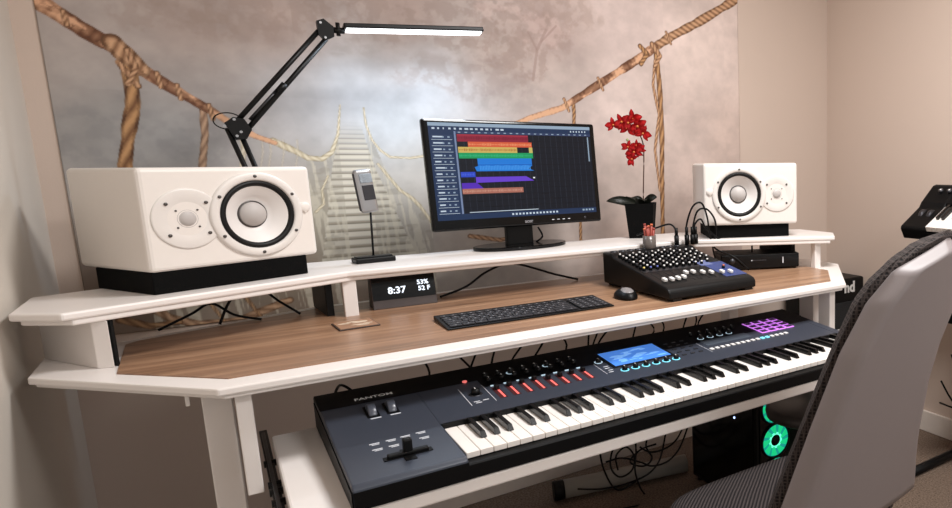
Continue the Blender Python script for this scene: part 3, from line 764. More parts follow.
# ================================================================= LED LAMP
def lamp():
    YA = 985.
    base = (-152, YA, ZS-28)
    t = thing('desk_lamp', 'black swing-arm lamp with a lit LED bar, clamped behind the left speaker', 'lamp', (base[0], base[1], ZS))
    o = np.array([base[0], base[1], ZS])
    q = lambda x, y, dy=0: tuple(at(x, y, Y=YA+dy)-o)
    g = G(); g.box(-20, 20, -26, 22, 0, 10, BLKM, 2); g.box(-20, 20, 16, 26, -46, 10, BLKM, 2); g.box(-16, 16, -24, 20, -52, -44, BLKM, 2); g.cyl((0, -6, -44), (0, -6, -30), 6, BLKM); g.cyl((0, 0, 8), (0, 0, 42), 11, BLKM, 20); g.build('clamp', t)
    e1 = q(227, 128); e2 = q(242, 137)
    a1 = (-9, 0, 44); a2 = (9, 0, 44)
    g = G(); g.box(-18, 18, -9, 9, 34, 60, BLKM, 3); g.build('base_joint', t)
    for s, e in ((a1, e1), (a2, e2)):
        g = G(); g.cyl(s, e, 6, BLKM, 10); g.build('lower_arm', t)
    g = G()
    pl = [q(224, 123), q(233, 117), q(244, 119), q(252, 130), q(247, 139), q(236, 140)]
    vs1 = [(p[0], p[1]-9, p[2]) for p in pl]; vs2 = [(p[0], p[1]+9, p[2]) for p in pl]
    g.face(vs1[::-1], BLKM); g.face(vs2, BLKM)
    for i in range(6): j = (i+1) % 6; g.face([vs1[i], vs1[j], vs2[j], vs2[i]], BLKM)
    j_ = g.build('elbow_joint', t)
    g = G()
    for p in ((224.5, 126), (234, 119.5), (241, 132), (237, 136)):
        c = q(*p); g.cyl((c[0], c[1]-11, c[2]), (c[0], c[1]-9, c[2]), 3.2, STEEL, 10)
    g.build('screw', j_)
    g = G(); c = q(228, 121); g.tube([(c[0]+26*math.cos(a)*1.1, c[1], c[2]+20*math.sin(a)) for a in [k*PI/8 for k in range(0, 14)]], 1.6, BLK, 6); g.build('cable_loop', j_)
    for (s, e) in (((238, 120), (318.5, 31)), ((246, 131), (326, 39))):
        g = G(); g.cyl(q(*s), q(*e), 6.2, BLKM, 10); g.build('upper_arm', t)
    g = G(); g.cyl(q(250, 120, 6), q(281, 86, 6), 4.6, DSTEEL, 10); g.cyl(q(278, 92), q(285, 84), 8.5, BLKM, 10); g.build('spring', t)
    g = G()
    pl = [q(316, 21), q(323, 19), q(333, 27), q(334, 37), q(325, 41), q(318, 34)]
    vs1 = [(p[0], p[1]-9, p[2]) for p in pl]; vs2 = [(p[0], p[1]+9, p[2]) for p in pl]
    g.face(vs1[::-1], BLKM); g.face(vs2, BLKM)
    for i in range(6): j = (i+1) % 6; g.face([vs1[i], vs1[j], vs2[j], vs2[i]], BLKM)
    g.cyl(q(333, 30), q(344, 31), 8, BLKM, 12); c = q(338, 29); g.cyl((c[0], c[1], c[2]-18), (c[0], c[1], c[2]+16), 5, BLKM, 12)
    for p in ((320, 23), (325, 38)):
        c = q(*p); g.cyl((c[0], c[1]-11, c[2]), (c[0], c[1]-9, c[2]), 3, STEEL, 10)
    g.build('head_joint', t)
    s = Vector(q(343, 28)); e = Vector(q(482, 31.5)); ax = (e-s).normalized(); L = (e-s).length
    yv = Vector((0, .95, -.16)); yv = (yv-ax*yv.dot(ax)).normalized(); zv = ax.cross(yv)
    M = frame(s, ax, yv, zv)
    g = G(); g.box(0, L, -21, 21, -5, 8, BLKM, 3, M); hd = g.build('lamp_head', t)
    g = G(); g.box(5, L-6, -17, 14, -9, -4.5, LED, 1.5, M); g.build('led_diffuser', hd)
lamp()

# ================================================================= SMALL THINGS ON THE SHELF
def gadget():
    o = at(372, 261, Z=ZS); t = thing('microphone_stand', 'slim silver microphone on a thin black desk stand, left of the monitor', 'microphone', (30, 905, ZS), .1)
    g = G(); g.box(-48, 48, -26, 26, 0, 14, BLK, 3); g.box(-44, 44, -14, 14, 14, 18, BLKM, 2); g.build('base', t)
    g = G(); g.cyl((0, 0, 16), (4, 0, 140), 2.6, BLKM, 10); g.build('rod', t)
    M = Matrix.Translation((4, 0, 135)) @ Matrix.Rotation(-.10, 4, 'Y')
    g = G(); g.box(-22, 20, -10, 10, 0, 116, STEEL, 7, M, 3); b = g.build('microphone_body', t)
    g = G(); g.box(-10, 17, -12.5, -9.5, 34, 74, DSTEEL, 1, M); g.box(-12, 18, -12, -9.5, 80, 104, mat('silver mesh', (150, 160, 170), .4, .6, bump=(900, .6)), 1, M); g.build('grille', b)
    g = G(); g.box(-24, -14, -6, 6, 6, 108, DSTEEL, 3, M); g.build('side_clip', b)
gadget()

def orchid():
    t = thing('potted_orchid', 'red artificial orchid in a square black pot, right of the monitor', 'plant', (878, 957, ZS), -.62)
    g = G()
    b2 = bmesh.new()
    r0, r1, h = 40, 50, 122
    prof = [(r0, 0), (r1, h), (r1-5, h), (r1-6, h-12)]
    rings = [[b2.verts.new((sx*r, sy*r, z)) for sx, sy in ((-1, -1), (1, -1), (1, 1), (-1, 1))] for r, z in prof]
    b2.faces.new(rings[0][::-1]); b2.faces.new(rings[-1])
    for A_, B_ in zip(rings, rings[1:]):
        for k in range(4): b2.faces.new((A_[k], A_[(k+1) % 4], B_[(k+1) % 4], B_[k]))
    g.merge(b2, FOAM); g.build('pot', t)
    def leaf(yaw, L, wd, rise, droop, tw=0):
        g = G(); n = 10; b2 = bmesh.new(); rows = []
        for i in range(n+1):
            s = i/n; w = wd*math.sin(PI*min(1, .12+s*.88))**.7
            z = rise*math.sin(s*PI*.62)-droop*s*s; x = L*s
            row = []
            for k in (-1, 0, 1):
                row.append(b2.verts.new((x, k*w, z+abs(k)*w*.25+1)))
            rows.append(row)
        for A_, B_ in zip(rows, rows[1:]):
            for k in range(2): f = b2.faces.new((A_[k], B_[k], B_[k+1], A_[k+1])); f.smooth = True
        bmesh.ops.solidify(b2, geom=b2.faces[:], thickness=2.4)
        g.merge(b2, LEAF, Matrix.Translation((0, 0, 108)) @ Matrix.Rotation(yaw, 4, 'Z') @ Matrix.Rotation(tw, 4, 'X')); g.build('leaf', t)
    leaf(PI+.1, 118, 20, 40, 0, -.9); leaf(.1, 58, 19, 46, -14, .9); leaf(PI-.9, 92, 26, 38, 14); leaf(-1.2, 60, 26, 30, 6)
    S = [(8, 0, 110), (12, 0, 190), (17, 0, 280), (16, 0, 330), (2, 0, 366), (-26, 0, 396), (-66, 0, 396)]
    g = G(); g.tube(S, 2.2, STEM, 8); g.tube([(17, 0, 285), (4, -6, 300), (-18, -10, 300)], 1.7, STEM, 8); g.build('stem', t)
    def blossom(x, y, z, s, yaw, roll):
        g = G(); M = Matrix.Translation((x, y, z)) @ Matrix.Rotation(yaw, 4, 'Z') @ Matrix.Rotation(PI/2, 4, 'X') @ Matrix.Rotation(roll, 4, 'Z')
        for k, (a, l, w) in enumerate([(PI/2, 1, .55), (PI/2+2.2, 1, .5), (PI/2-2.2, 1, .5), (.12, 1.05, .8), (PI-.12, 1.05, .8)]):
            b2 = bmesh.new(); rows = []
            for i in range(7):
                u = i/6; ww = w*s*math.sin(PI*min(.97, .1+u*.9))**.8
                rows.append([b2.verts.new((u*l*s, j*ww*.5, s*.25*math.sin(u*2.6)+abs(j)*s*-.06+(k > 2)*1.2)) for j in (-1, 0, 1)])
            for A_, B_ in zip(rows, rows[1:]):
                for j in range(2): f = b2.faces.new((A_[j], B_[j], B_[j+1], A_[j+1])); f.smooth = True
            bmesh.ops.solidify(b2, geom=b2.faces[:], thickness=1.2)
            g.merge(b2, RED, M @ Matrix.Rotation(a, 4, 'Z'))
        g.lathe([(0, s*.4), (s*.1, s*.34), (s*.13, s*.2), (0, 0)], REDD, M, 10)
        g.build('blossom', t)
    for x, y, z, s, yw, r in ((-74, -6, 378, 20, .5, .2), (-44, -10, 388, 23, -.3, .5), (-26, -12, 366, 24, -.6, -.2), (-10, -10, 398, 25, -.3, .1), (8, -14, 372, 26, -.7, .4), (22, -12, 348, 22, -.2, -.4), (-20, -20, 384, 22, -.9, 1.),
                              (-8, -12, 300, 24, -.5, .3), (-28, -14, 318, 18, -.1, -.3), (10, -16, 306, 19, -.8, .6), (-16, -18, 276, 18, -.4, 1.1), (0, -10, 324, 15, -.6, .0)):
        blossom(x*1.08-4, y, z+(16 if z > 340 else 0), s*1.36, yw*.5, r)
    g = G(); g.lathe([(0, 0), (4, 3), (5, 8), (0, 14)], mat('green bud', (150, 156, 110), .5), Matrix.Translation((-36, -12, 336)), 10); g.build('bud', t)
orchid()

# ================================================================= ON THE DESKTOP
def clock():
    t = thing('digital_clock', 'dark block-shaped digital clock glowing 8:37, under the shelf', 'clock', (80, 832, ZD), -.02)
    g = G(); g.prism_x([(-30, 0), (-28, 8), (-8, 84), (28, 84), (40, 0)], -77, 77, CLKW, 1.5); g.build('case', t)
    yv = Vector((0, 20, 76)).normalized(); zv = Vector((0, -76, 20)).normalized()
    F = lambda x, s: frame(Vector((x, -28, 8))+yv*s+zv*.2, (1, 0, 0), yv, zv)
    g = G(); g.box(-75, 75, 15, 76, 0, 1, GLOSS, .3, frame(Vector((0, -28, 8)), (1, 0, 0), yv, zv)); f = g.build('clock_face', t)
    text_mesh('8:37', 25, DIGIT, 'digits', f, F(-18, 38) @ Matrix.Translation((0, 0, 1.2)), .3, .5)
    text_mesh('53%', 17, DIGIT, 'digits', f, F(46, 54) @ Matrix.Translation((0, 0, 1.2)), .3, .4)
    text_mesh('52 F', 17, DIGIT, 'digits', f, F(48, 37) @ Matrix.Translation((0, 0, 1.2)), .3, .4)
clock()
def coaster():
    g = G(); g.box(-42, 42, -46, 46, 0, 3.4, mat('dark coaster rim', (60, 44, 36), .6), 1.4); g.box(-39, 39, -43, 43, 3, 4.4, CORK, .6)
    for k in range(9):
        a = random.uniform(0, 2*PI); x = random.uniform(-26, 26); y = random.uniform(-28, 28)
        g.face([(x+random.uniform(7, 14)*math.cos(b)*1.2, y+random.uniform(4, 9)*math.sin(b), 4.6+k*.02) for b in [j*PI/4+a for j in range(8)]], CORKD)
    o = g.build('coaster'); o.location = W((-62, 640, ZD)); o.rotation_euler = (0, 0, .06)
    tag(o, 'small flat brown patterned coaster lying on the desktop before the clock', 'coaster')
coaster()
def kboard():
    t = thing('computer_keyboard', 'slim black computer keyboard on the desktop before the monitor', 'keyboard', (295, 495, ZD), -.02)
    g = G(); g.prism_x([(-70, 1), (-70, 4), (70, 12), (72, 1)], -205, 205, BLK, 2); g.build('case', t)
    tilt = math.atan2(8, 140)
    Mk = Matrix.Translation((0, -70, 4)) @ Matrix.Rotation(tilt, 4, 'X')
    protos = {}; n = 0
    rows = [(124, 9, [(1,)]*19), (104, 15, [(1,)]*13+[(2,)]+[(1,)]*4), (86, 15, [(1.5,)]+[(1,)]*12+[(1.5,)]+[(1,)]*4), (68, 15, [(1.8,)]+[(1,)]*11+[(2.2,)]+[(1,)]*4), (50, 15, [(2.3,)]+[(1,)]*10+[(2.7,)]+[(1,)]*4), (32, 15, [(1.4,)]*3+[(5.4,)]+[(1.4,)]*4+[(1,)]*4)]
    for y, d, ks in rows:
        main = ks[:-4]; num = ks[-4:]
        for part, xa, xb in ((main, -198, 108), (num, 116, 198)):
            tot = sum(k[0] for k in part); u = (xb-xa)/tot; x = xa
            for (w,) in part:
                ww = w*u
                key = (round(ww, 1), d)
                if key not in protos:
                    g = G(); g.box(-ww/2+.9, ww/2-.9, -d/2+.7, d/2-.7, 0, 3, KEYC, .7); g.box(-2.2, 1.6, -1.5, 2.6, 3, 3.15, KEYL)
                    o = g.build('keycap', t); protos[key] = o
                else: o = protos[key].copy(); COL.objects.link(o); o.parent = t
                M = Mk @ Matrix.Translation((x+ww/2, y-16+0, .6)); M.translation = M.translation/1000
                o.matrix_local = M; x += ww; n += 1
kboard()
def mouse():
    t = thing('computer_mouse', 'small black mouse with a grey back, beside the mixer', 'mouse', (577, 508, ZD), -.15)
    def dome(r0, m, z0, h, sx, sy, name, lo=0):
        g = G(); b2 = bmesh.new(); bmesh.ops.create_uvsphere(b2, u_segments=28, v_segments=14, radius=1)
        for v in b2.verts:
            v.co = Vector((v.co.x*sx*(1+.08*v.co.y), v.co.y*sy, z0+max(v.co.z, -.12)*h))
        g.merge(b2, m, smooth=True); return g.build(name, t)
    dome(1, BLK, 3.5, 25, 31, 52, 'shell')
    g = G(); b2 = bmesh.new(); bmesh.ops.create_uvsphere(b2, u_segments=24, v_segments=12, radius=1)
    for v in b2.verts: v.co = Vector((v.co.x*22, -6+v.co.y*36, 12+max(v.co.z, 0)*18.5))
    g.merge(b2, mat('grey mouse back', (128, 124, 124), .4), smooth=True); g.build('top_cover', t)
    g = G(); g.cyl((-3, 30, 21), (3, 30, 21), 6, DSTEEL, 16); g.build('scroll_wheel', t)
mouse()

def mixer():
    t = thing('audio_mixer', 'black wedge-shaped audio mixer crowded with small knobs and white faders, blue at its right', 'mixer', (632, 362, ZD), .02)
    Wd, D = 304, 386
    sec = [(0, 6), (0, 26), (8, 36), (30, 42), (D-70, 94), (D-52, 104), (D, 104), (D, 8), (40, 8)]
    g = G(); g.prism_x(sec, 0, Wd, BLK, 5)
    g.prism_x([(2, 0), (2, 10), (30, 10), (30, 0)], 12, 40, RUB); g.prism_x([(2, 0), (2, 10), (30, 10), (30, 0)], Wd-40, Wd-12, RUB)
    g.prism_x([(D-40, 0), (D-40, 10), (D-10, 10), (D-10, 0)], 12, 40, RUB); g.prism_x([(D-40, 0), (D-40, 10), (D-10, 10), (D-10, 0)], Wd-40, Wd-12, RUB)
    g.build('chassis', t)
    sl = (94-42)/(D-100.)
    yv = Vector((0, 1, sl)).normalized(); up = Vector((0, -sl, 1)).normalized()
    PM = lambda x, y, h=0: frame((x, y, 42+(y-30)*sl+h), (1, 0, 0), yv, up)
    g = G(); g.box(0, 78, 0, 136, -.5, .8, BLUEP, 0, PM(Wd-84, 36)); g.box(0, 44, 0, 46, -.4, .9, mat('grey blue panel', (98, 108, 150), .4), 0, PM(Wd-94, 150)); g.box(0, 196, 0, 20, 0, .5, DSTEEL, 0, PM(10, 150)); o = g.build('blue_panel', t); o['label'] = 'blue corner of the mixer panel'
    caps = [CAPW, CAPW, CAPW, CAPW, CAPW, CAPW, CAPW]
    protos = {}
    def knob(x, y, m):
        if m.name in protos:
            o, x0, y0 = protos[m.name]; dup_part(o, t, (x-x0, y-y0, (y-y0)*sl)); return
        g = G(); g.lathe([(0, 0), (5.4, 0), (5.0, 8), (3.9, 8.6)], BLK, PM(x, y), 12); g.lathe([(2.9, 8.4), (2.9, 11.5), (0, 11.8)], m, PM(x, y), 12)
        protos[m.name] = (g.build('knob', t), x, y)
    cnt = 0
    for r in range(8):
        for c in range(10):
            y = 168+r*20+(0 if r < 4 else 3); x = 20+c*22.5
            if y > D-74: continue
            m = (CAPW if (r*3+c*5) % 7 < 3 else DSTEEL if (r+c) % 3 else DOME) if r else [CAPY, CAPB, CAPB, CAPW, CAPW, CAPW, CAPW, CAPW, CAPW, CAPW][c]
            knob(x, y, m); cnt += 1
    for x, y, m in ((252, 196, CAPW), (276, 190, CAPW), (250, 232, CAPW), (276, 262, CAPW), (286, 230, CAPW), (255, 280, CAPW), (282, 300, CAPW), (228, 168, CAPW)):
        pass
    for x, y in ((248, 214), (272, 214), (248, 240), (272, 240), (248, 268), (272, 268), (248, 294), (272, 294)): knob(x, y, CAPW)
    knob(262, 108, ORNG); knob(252, 180, CAPW)
    # faders
    for i, x in enumerate((24, 46, 68, 90, 118, 142, 168, 192, 226, 252)):
        g = G(); g.box(-1.6, 1.6, -44, 44, 0, .7, mat('slot', (6, 6, 6), .8), 0, PM(x, 92)); s_ = g.build('fader_slot', t)
        yy = [62, 60, 62, 66, 98, 96, 84, 74, 66, 60][i]
        g = G(); g.box(-5.5, 5.5, -9, 9, 2, 11, CAPW, 2, PM(x, yy)); g.build('fader_cap', s_)
    # sockets and plugs at the back ledge
    for i in range(9):
        x = 26+i*29
        g = G(); g.lathe([(0, .4), (8, .4), (10, 3), (12, 3), (12, 0)], DSTEEL, Matrix.Translation((x, D-26, 104)), 18); g.build('socket', t)
    g = G(); g.cyl((-2, 38, 30+20), (-2, 44, 50), 12, DSTEEL, 16); g.build('side_screw', t) if False else g.bm.free()
mixer()
def plug_cables():
    PC_ = at(693, 252, Y=724)
    o = thing('audio_cable_bundle', 'bundle of black cables plugged into the top of the mixer, looping by the shelf', 'cables', (PC_[0], PC_[1], ZD+104))
    for k, (x, pts) in enumerate(((-22, [(-22, 0, 0), (-20, 6, 60), (-10, -20, 128), (20, -30, 140), (48, -20, 90), (62, -10, 40), (90, 0, -20), (130, -60, -50), (170, -90, -96)]),
                                  (0, [(0, 0, 0), (2, 0, 55), (14, -12, 112), (48, -18, 118), (84, -12, 80), (92, -6, 30), (84, 4, -16), (112, 16, -90)]),
                                  (14, [(14, 2, 0), (12, 6, 60), (34, 0, 84), (60, 4, 50), (110, -16, 6), (170, -26, 2), (230, -22, -8), (260, 10, -60)]),
                                  (-60, [(-60, 4, 0), (-58, 6, 44), (-66, 30, 70), (-90, 70, 60), (-130, 150, 30)]))):
        g = G(); g.cyl((x, pts[0][1], 1), (x, pts[0][1]+1, 34), 8, BLK, 14); g.cyl((x, pts[0][1]+1, 34), (x+1, pts[0][1]+3, 60), 5.5, BLK, 12); p = g.build('plug', o)
        g = G(); g.tube(pts, 3.2, BLK, 8); g.build('cable', o)
plug_cables()
def jar():
    J_ = at(650, 256, Y=723)
    t = thing('pencil_jar', 'small smoky jar of red pencils standing at the back of the mixer', 'jar', (J_[0], J_[1], ZD+105), 0)
    g = G(); g.lathe([(0, 0), (20, 0), (21, 2), (21, 42), (18, 42), (18, 4), (0, 4)], JARG, None, 24); g.build('cup', t)
    for k in range(7):
        a = k*.9; g = G(); g.cyl((9*math.cos(a), 9*math.sin(a), 6), (15*math.cos(a+.3), 15*math.sin(a+.3), 60+7*(k % 3)), 3.8, TERRA, 8); g.cyl((15*math.cos(a+.3), 15*math.sin(a+.3), 60+7*(k % 3)), (15.6*math.cos(a+.3), 15.6*math.sin(a+.3), 66+7*(k % 3)), 4.2, ORNG if k % 2 else TERRA, 8); g.build('pencil', t)
jar()
def rack():
    t = thing('audio_interface', 'flat black rack device under the shelf right of the mixer', 'audio device', (1048, 712, ZD), -.44)
    g = G(); g.box(0, 285, 0, 150, 5, 56, BLK, 3)
    for x in (15, 270):
        for y in (15, 155): g.cyl((x, y, 0), (x, y, 6), 8, RUB)
    g.build('case', t)
    g = G(); g.box(2, 283, -3, 1, 8, 54, GLOSS, 1); f = g.build('front_panel', t)
    F = frame((0, -3, 0), (1, 0, 0), (0, 0, 1), (0, -1, 0))
    g = G(); g.lathe([(0, 8), (9, 8), (11, 0)], DSTEEL, F @ Matrix.Translation((40, 34, 0)), 20); g.build('knob', f)
    g = G(); g.box(108, 112, 33, 37, 0, .6, PRINT, 0, F)
    for k in range(8): g.box(116+k*6, 120+k*6, 33, 37, 0, .5, DSTEEL, 0, F)
    g.box(222, 226, 22, 44, 0, .8, PRINT, 0, F); g.build('front_marks', f)
rack()

# ================================================================= BELOW THE DESK
def tower():
    t = thing('computer_tower', 'black computer tower with glowing green fans under the right of the desk', 'computer', (1018, 482, -700), .0)
    H = 452; Wd = 225; D = 320
    # local: corner at origin, side glass faces -x
    g = G(); g.box(0, Wd, 0, D+90, 12, H, BLK, 8)
    for x in (20, Wd-20):
        for y in (20, D+60): g.cyl((x, y, 0), (x, y, 13), 14, RUB)
    g.build('case', t)
    g = G(); g.box(-4, 0, 18, D+72, 30, H-18, GLOSS, 1); g.cyl((-6, 120, 330), (-4, 120, 330), 4, DOT, 12); g.build('side_glass', t)
    g = G(); g.box(14, Wd-14, 4, D+60, H, H+16, mat('grey top vent', (60, 58, 60), .5), 7); g.build('top_vent', t)
    g = G(); g.box(8, Wd-8, -9, 0, 22, H-14, GLOSS, 2); g.build('front_panel', t)
    F = frame((72, -9.5, 0), (1, 0, 0), (0, 0, 1), (0, -1, 0))
    for k, z in enumerate((96, 216, 336)):
        if True:
            g = G(); g.lathe([(61, -1), (61, 6), (57, 6), (56, 0)], BLK, F @ Matrix.Translation((0, z+52, 0)), 36); fr = g.build('fan', t)
            M = F @ Matrix.Translation((0, z+52, 0))
            g = G(); g.lathe([(56, .6), (20, .6)], GRNT, M, 36); g.lathe([(20, 2), (28, 2)], GRN2, M, 28); g.lathe([(0, 5), (17, 5), (18, 1)], BLK, M, 24); g.build('hub', fr)
            for b in range(9):
                a = b*2*PI/9
                g = G(); pts = [(24*math.cos(a), 24*math.sin(a), 2), (24*math.cos(a+.35), 24*math.sin(a+.35), 3), (54*math.cos(a+.62), 54*math.sin(a+.62), 3.5), (54*math.cos(a+.16), 54*math.sin(a+.16), 2)]
                g.face([M @ Vector(p) for p in pts], GRN); g.face([M @ Vector((p[0], p[1], p[2]-.8)) for p in pts[::-1]], GRN); g.build('fan_blade', fr)
tower()
def stool():
    t = thing('round_stool', 'low round stool with dark grey seat in front of the computer tower, under the tray', 'stool', (1108, 318, -700))
    g = G(); g.lathe([(0, 398), (128, 398), (140, 404), (143, 418), (140, 432), (128, 438), (0, 440)], mat('dark grey vinyl', (52, 48, 48), .4), None, 48); g.build('seat', t)
    g = G(); g.cyl((0, 0, 28), (0, 0, 400), 17, BLKM, 20); g.build('column', t)
    g = G(); g.lathe([(0, 0), (120, 0), (122, 8), (100, 18), (30, 30), (0, 30)], BLKM, None, 40); g.build('base', t)
stool()
def under():
    a = at(562, 489, Z=-662); b = at(650, 470, Z=-662)
    d = Vector(b-a); d.z = 0; d.normalize()
    t = thing('cardboard_tube', 'pale tube with a black end cap lying on the floor under the desk', 'tube', (a[0], a[1], -700), math.atan2(d.y, d.x))
    g = G(); g.cyl((0, 0, 36), (470, 0, 36), 34, PAPERW, 28); g.build('barrel', t)
    g = G(); g.cyl((-30, 0, 36), (6, 0, 36), 35.5, BLK, 28); g.build('end_cap', t)
    # cable tangle hanging behind the tray
    t = thing('cable_tangle', 'tangle of thin black cables hanging under the desk beside the computer tower', 'cables', (760, 860, -700))
    rnd = random.Random(5)
    A_ = lambda pts: [tuple(Vector(at(x, y, Y=900+dy)-np.array([760, 860, -700]))) for x, y, dy in pts]
    paths = [A_([(578, 489, -20), (600, 489, -10), (625, 484, 0), (645, 476, 10), (656, 466, 0), (662, 452, 10), (668, 420, 0)]),
             A_([(622, 430, 10), (612, 452, 0), (611, 468, -10), (620, 477, -20), (632, 470, -10), (634, 456, 0), (626, 447, 10), (616, 456, 20), (618, 470, 20)]),
             A_([(634, 425, 20), (636, 450, 20), (635, 470, 10), (640, 487, 0), (647, 499, -10), (640, 505, -60), (600, 512, -100)]),
             A_([(640, 447, 0), (650, 452, 0), (664, 449, 0), (676, 440, 10), (684, 425, 10)]),
             A_([(606, 462, 0), (622, 458, 10), (640, 462, 10), (652, 466, 0), (668, 461, 0), (680, 447, 0), (690, 420, 10)]),
             A_([(650, 430, 30), (646, 446, 30), (652, 458, 20), (644, 466, 20), (630, 462, 20), (640, 450, 30), (656, 444, 30)]),
             A_([(598, 440, 40), (604, 470, 40), (618, 490, 30), (640, 478, 30)])]
    for p in paths: g = G(); g.tube(p, 3.4, BLK, 7); g.build('cable', t)
    # cords between desk and tray
    t = thing('cord_curtain', 'thin dark cords drooping in the gap between desktop and synthesizer', 'cables', (500, 700, -700))
    for k in range(16):
        x = -420+k*62+rnd.uniform(-16, 16); y = rnd.uniform(-40, 120)
        x = x if k else -430
        g = G(); g.tube([(x, y, 785), (x+rnd.uniform(-20, 20), y-10, 720), (x+rnd.uniform(-50, 50), y, 640), (x+rnd.uniform(-60, 60), y+20, 560)], 3, BLK, 6); g.build('cable', t)
    t = thing('power_cords', 'loose dark cords lying behind the desktop under the left shelf', 'cables', (-300, 940, ZD))
    g = G(); g.tube([(-120, -60, 3), (-60, -50, 30), (-20, -60, 52), (20, -70, 20), (70, -80, 3)], 3, BLK); g.build('cable', t)
    g = G(); g.tube([(-10, -80, 3), (20, -60, 60), (70, -40, 78), (110, -60, 40), (150, -70, 3)], 3, BLK); g.build('cable', t)
    g = G(); g.tube([(480, -70, 3), (560, -40, 20), (620, -50, 60), (700, -40, 74), (820, -60, 30), (900, -50, 3)], 3.4, BLK); g.build('cable', t)
under()

# ================================================================= OFFICE CHAIR
def chair():
    t = thing('office_chair', 'grey office chair with dark honeycomb mesh back, seen from behind at the right', 'chair', (605, -260, -700))
    o = Vector((605, -260, -700))
    outer = [(-160, 400), (-103, 409), (31, 432), (120, 446), (197, 455), (265, 466), (302, 489), (332, 525), (356, 578), (385, 693)]
    inner = [(-160, 442), (-118, 448), (48, 471), (181, 494), (269, 525), (321, 569), (366, 700)]
    right = [(-300, 905), (-116, 815), (-26, 782), (84, 757), (162, 756), (277, 790), (330, 800), (366, 775)]
    zs_ = lambda L: [p[0] for p in L]; xs_ = lambda L: [p[1] for p in L]
    Yp = lambda z: -357-(z+103)*math.tan(.3)
    def surf(name, lz, lx, rz_, rx, ztop, m, front, bulge, th, zb, xc, off=0, lip=30):
        b2 = bmesh.new(); nr, nc = 56, 36; A_ = []; B_ = []
        for i in range(nr+1):
            s = i/nr; s = 1-(1-s)**1.8; z = zb+(ztop-zb)*s
            xl = float(np.interp(z, lz, lx)); xr = float(np.interp(z, rz_, rx))
            if xr < xl: xr = xl
            ra, rb = [], []
            for j in range(nc+1):
                u = j/nc; u = .5-.5*math.cos(PI*u); x = xl+(xr-xl)*u
                d = min(x-xl, xr-x, (ztop-z)*1.3+.01); e = min(1, d/lip); e = e*e*(3-2*e)
                wrap = ((x-xc)/220)**2*28
                y = Yp(z)+off+wrap
                ra.append(b2.verts.new((x-o.x, y-bulge*e-o.y, z-o.z)))       # rear
                rb.append(b2.verts.new((x-o.x, y+th*min(1, d/18)+1-o.y, z-o.z)))    # front
            A_.append(ra); B_.append(rb)
        for R0_, flip in ((A_, False), (B_, True)):
            for i in range(nr):
                for j in range(nc):
                    q = [R0_[i][j], R0_[i][j+1], R0_[i+1][j+1], R0_[i+1][j]]
                    f = b2.faces.new(q[::-1] if flip else q); f.smooth = True
        ring = [(i, 0) for i in range(nr+1)]
        for i in range(nr):
            f = b2.faces.new((A_[i][0], A_[i+1][0], B_[i+1][0], B_[i][0])); f.smooth = True
            f = b2.faces.new((A_[i+1][nc], A_[i][nc], B_[i][nc], B_[i+1][nc])); f.smooth = True
        for j in range(nc):
            b2.faces.new((A_[0][j+1], A_[0][j], B_[0][j], B_[0][j+1])); b2.faces.new((A_[nr][j], A_[nr][j+1], B_[nr][j+1], B_[nr][j]))
        bmesh.ops.remove_doubles(b2, verts=b2.verts[:], dist=.02)
        bmesh.ops.recalc_face_normals(b2, faces=b2.faces[:])
        g = G(); g.merge(b2, m); return g.build(name, t)
    r2 = [(z, x) for z, x in right]
    topo = [(z, x) for z, x in outer]
    sh = surf('back_shell', zs_(inner), [v-5 for v in xs_(inner)], [-300, -116, -26, 84, 162, 277, 330, 366], [905, 815, 782, 757, 756, 780, 770, 705], 366, GREYP, 0, 34, 4, -215, 610)
    surf('mesh_back_pad', zs_(outer), [v+w_ for v, w_ in zip(xs_(outer), (30, 30, 30, 34, 42, 50, 52, 52, 48, 40))], [-300, -116, -26, 84, 162, 277, 330, 360, 385], [880, 800, 780, 762, 762, 795, 800, 785, 695], 378, MESHF, 0, 10, 28, -205, 610, off=16, lip=14)
    # seat cushion
    g = G(); b2 = bmesh.new(); n = 48; rings = []
    prof = [(0.0, -252), (.9, -252), (1.0, -235), (1.0, -215), (.96, -202), (.86, -193), (.6, -188), (.3, -187), (0, -187)]
    for k, (r, z) in enumerate(prof):
        ring = []
        for j in range(n):
            a = 2*PI*j/n; c, s = math.cos(a), math.sin(a)
            sx = math.copysign(abs(c)**.6, c); sy = math.copysign(abs(s)**.6, s)
            ring.append(b2.verts.new((-14+sx*240*r, 96+sy*180*r, z+693-(18*max(0, sy)**3*r))))
        rings.append(ring)
    for A_, B_ in zip(rings, rings[1:]):
        for j in range(n):
            f = b2.faces.new((A_[j], A_[(j+1) % n], B_[(j+1) % n], B_[j])); f.smooth = True
    bmesh.ops.remove_doubles(b2, verts=b2.verts[:], dist=.01)
    g.merge(b2, SEATF); g.build('seat', t)
    g = G(); g.box(-150, 150, -40, 210, 408, 433, BLK, 8); g.build('seat_pan', t)
    g = G(); g.box(-32, 32, -90, -20, 408, 428, BLK, 6); g.box(-32, 32, -100, -86, 408, 500, BLK, 6); g.build('back_bracket', t)
    g = G(); g.cyl((0, 80, 120), (0, 80, 409), 26, BLKM, 24); g.cyl((0, 80, 70), (0, 80, 300), 34, BLK, 24); g.build('gas_column', t)
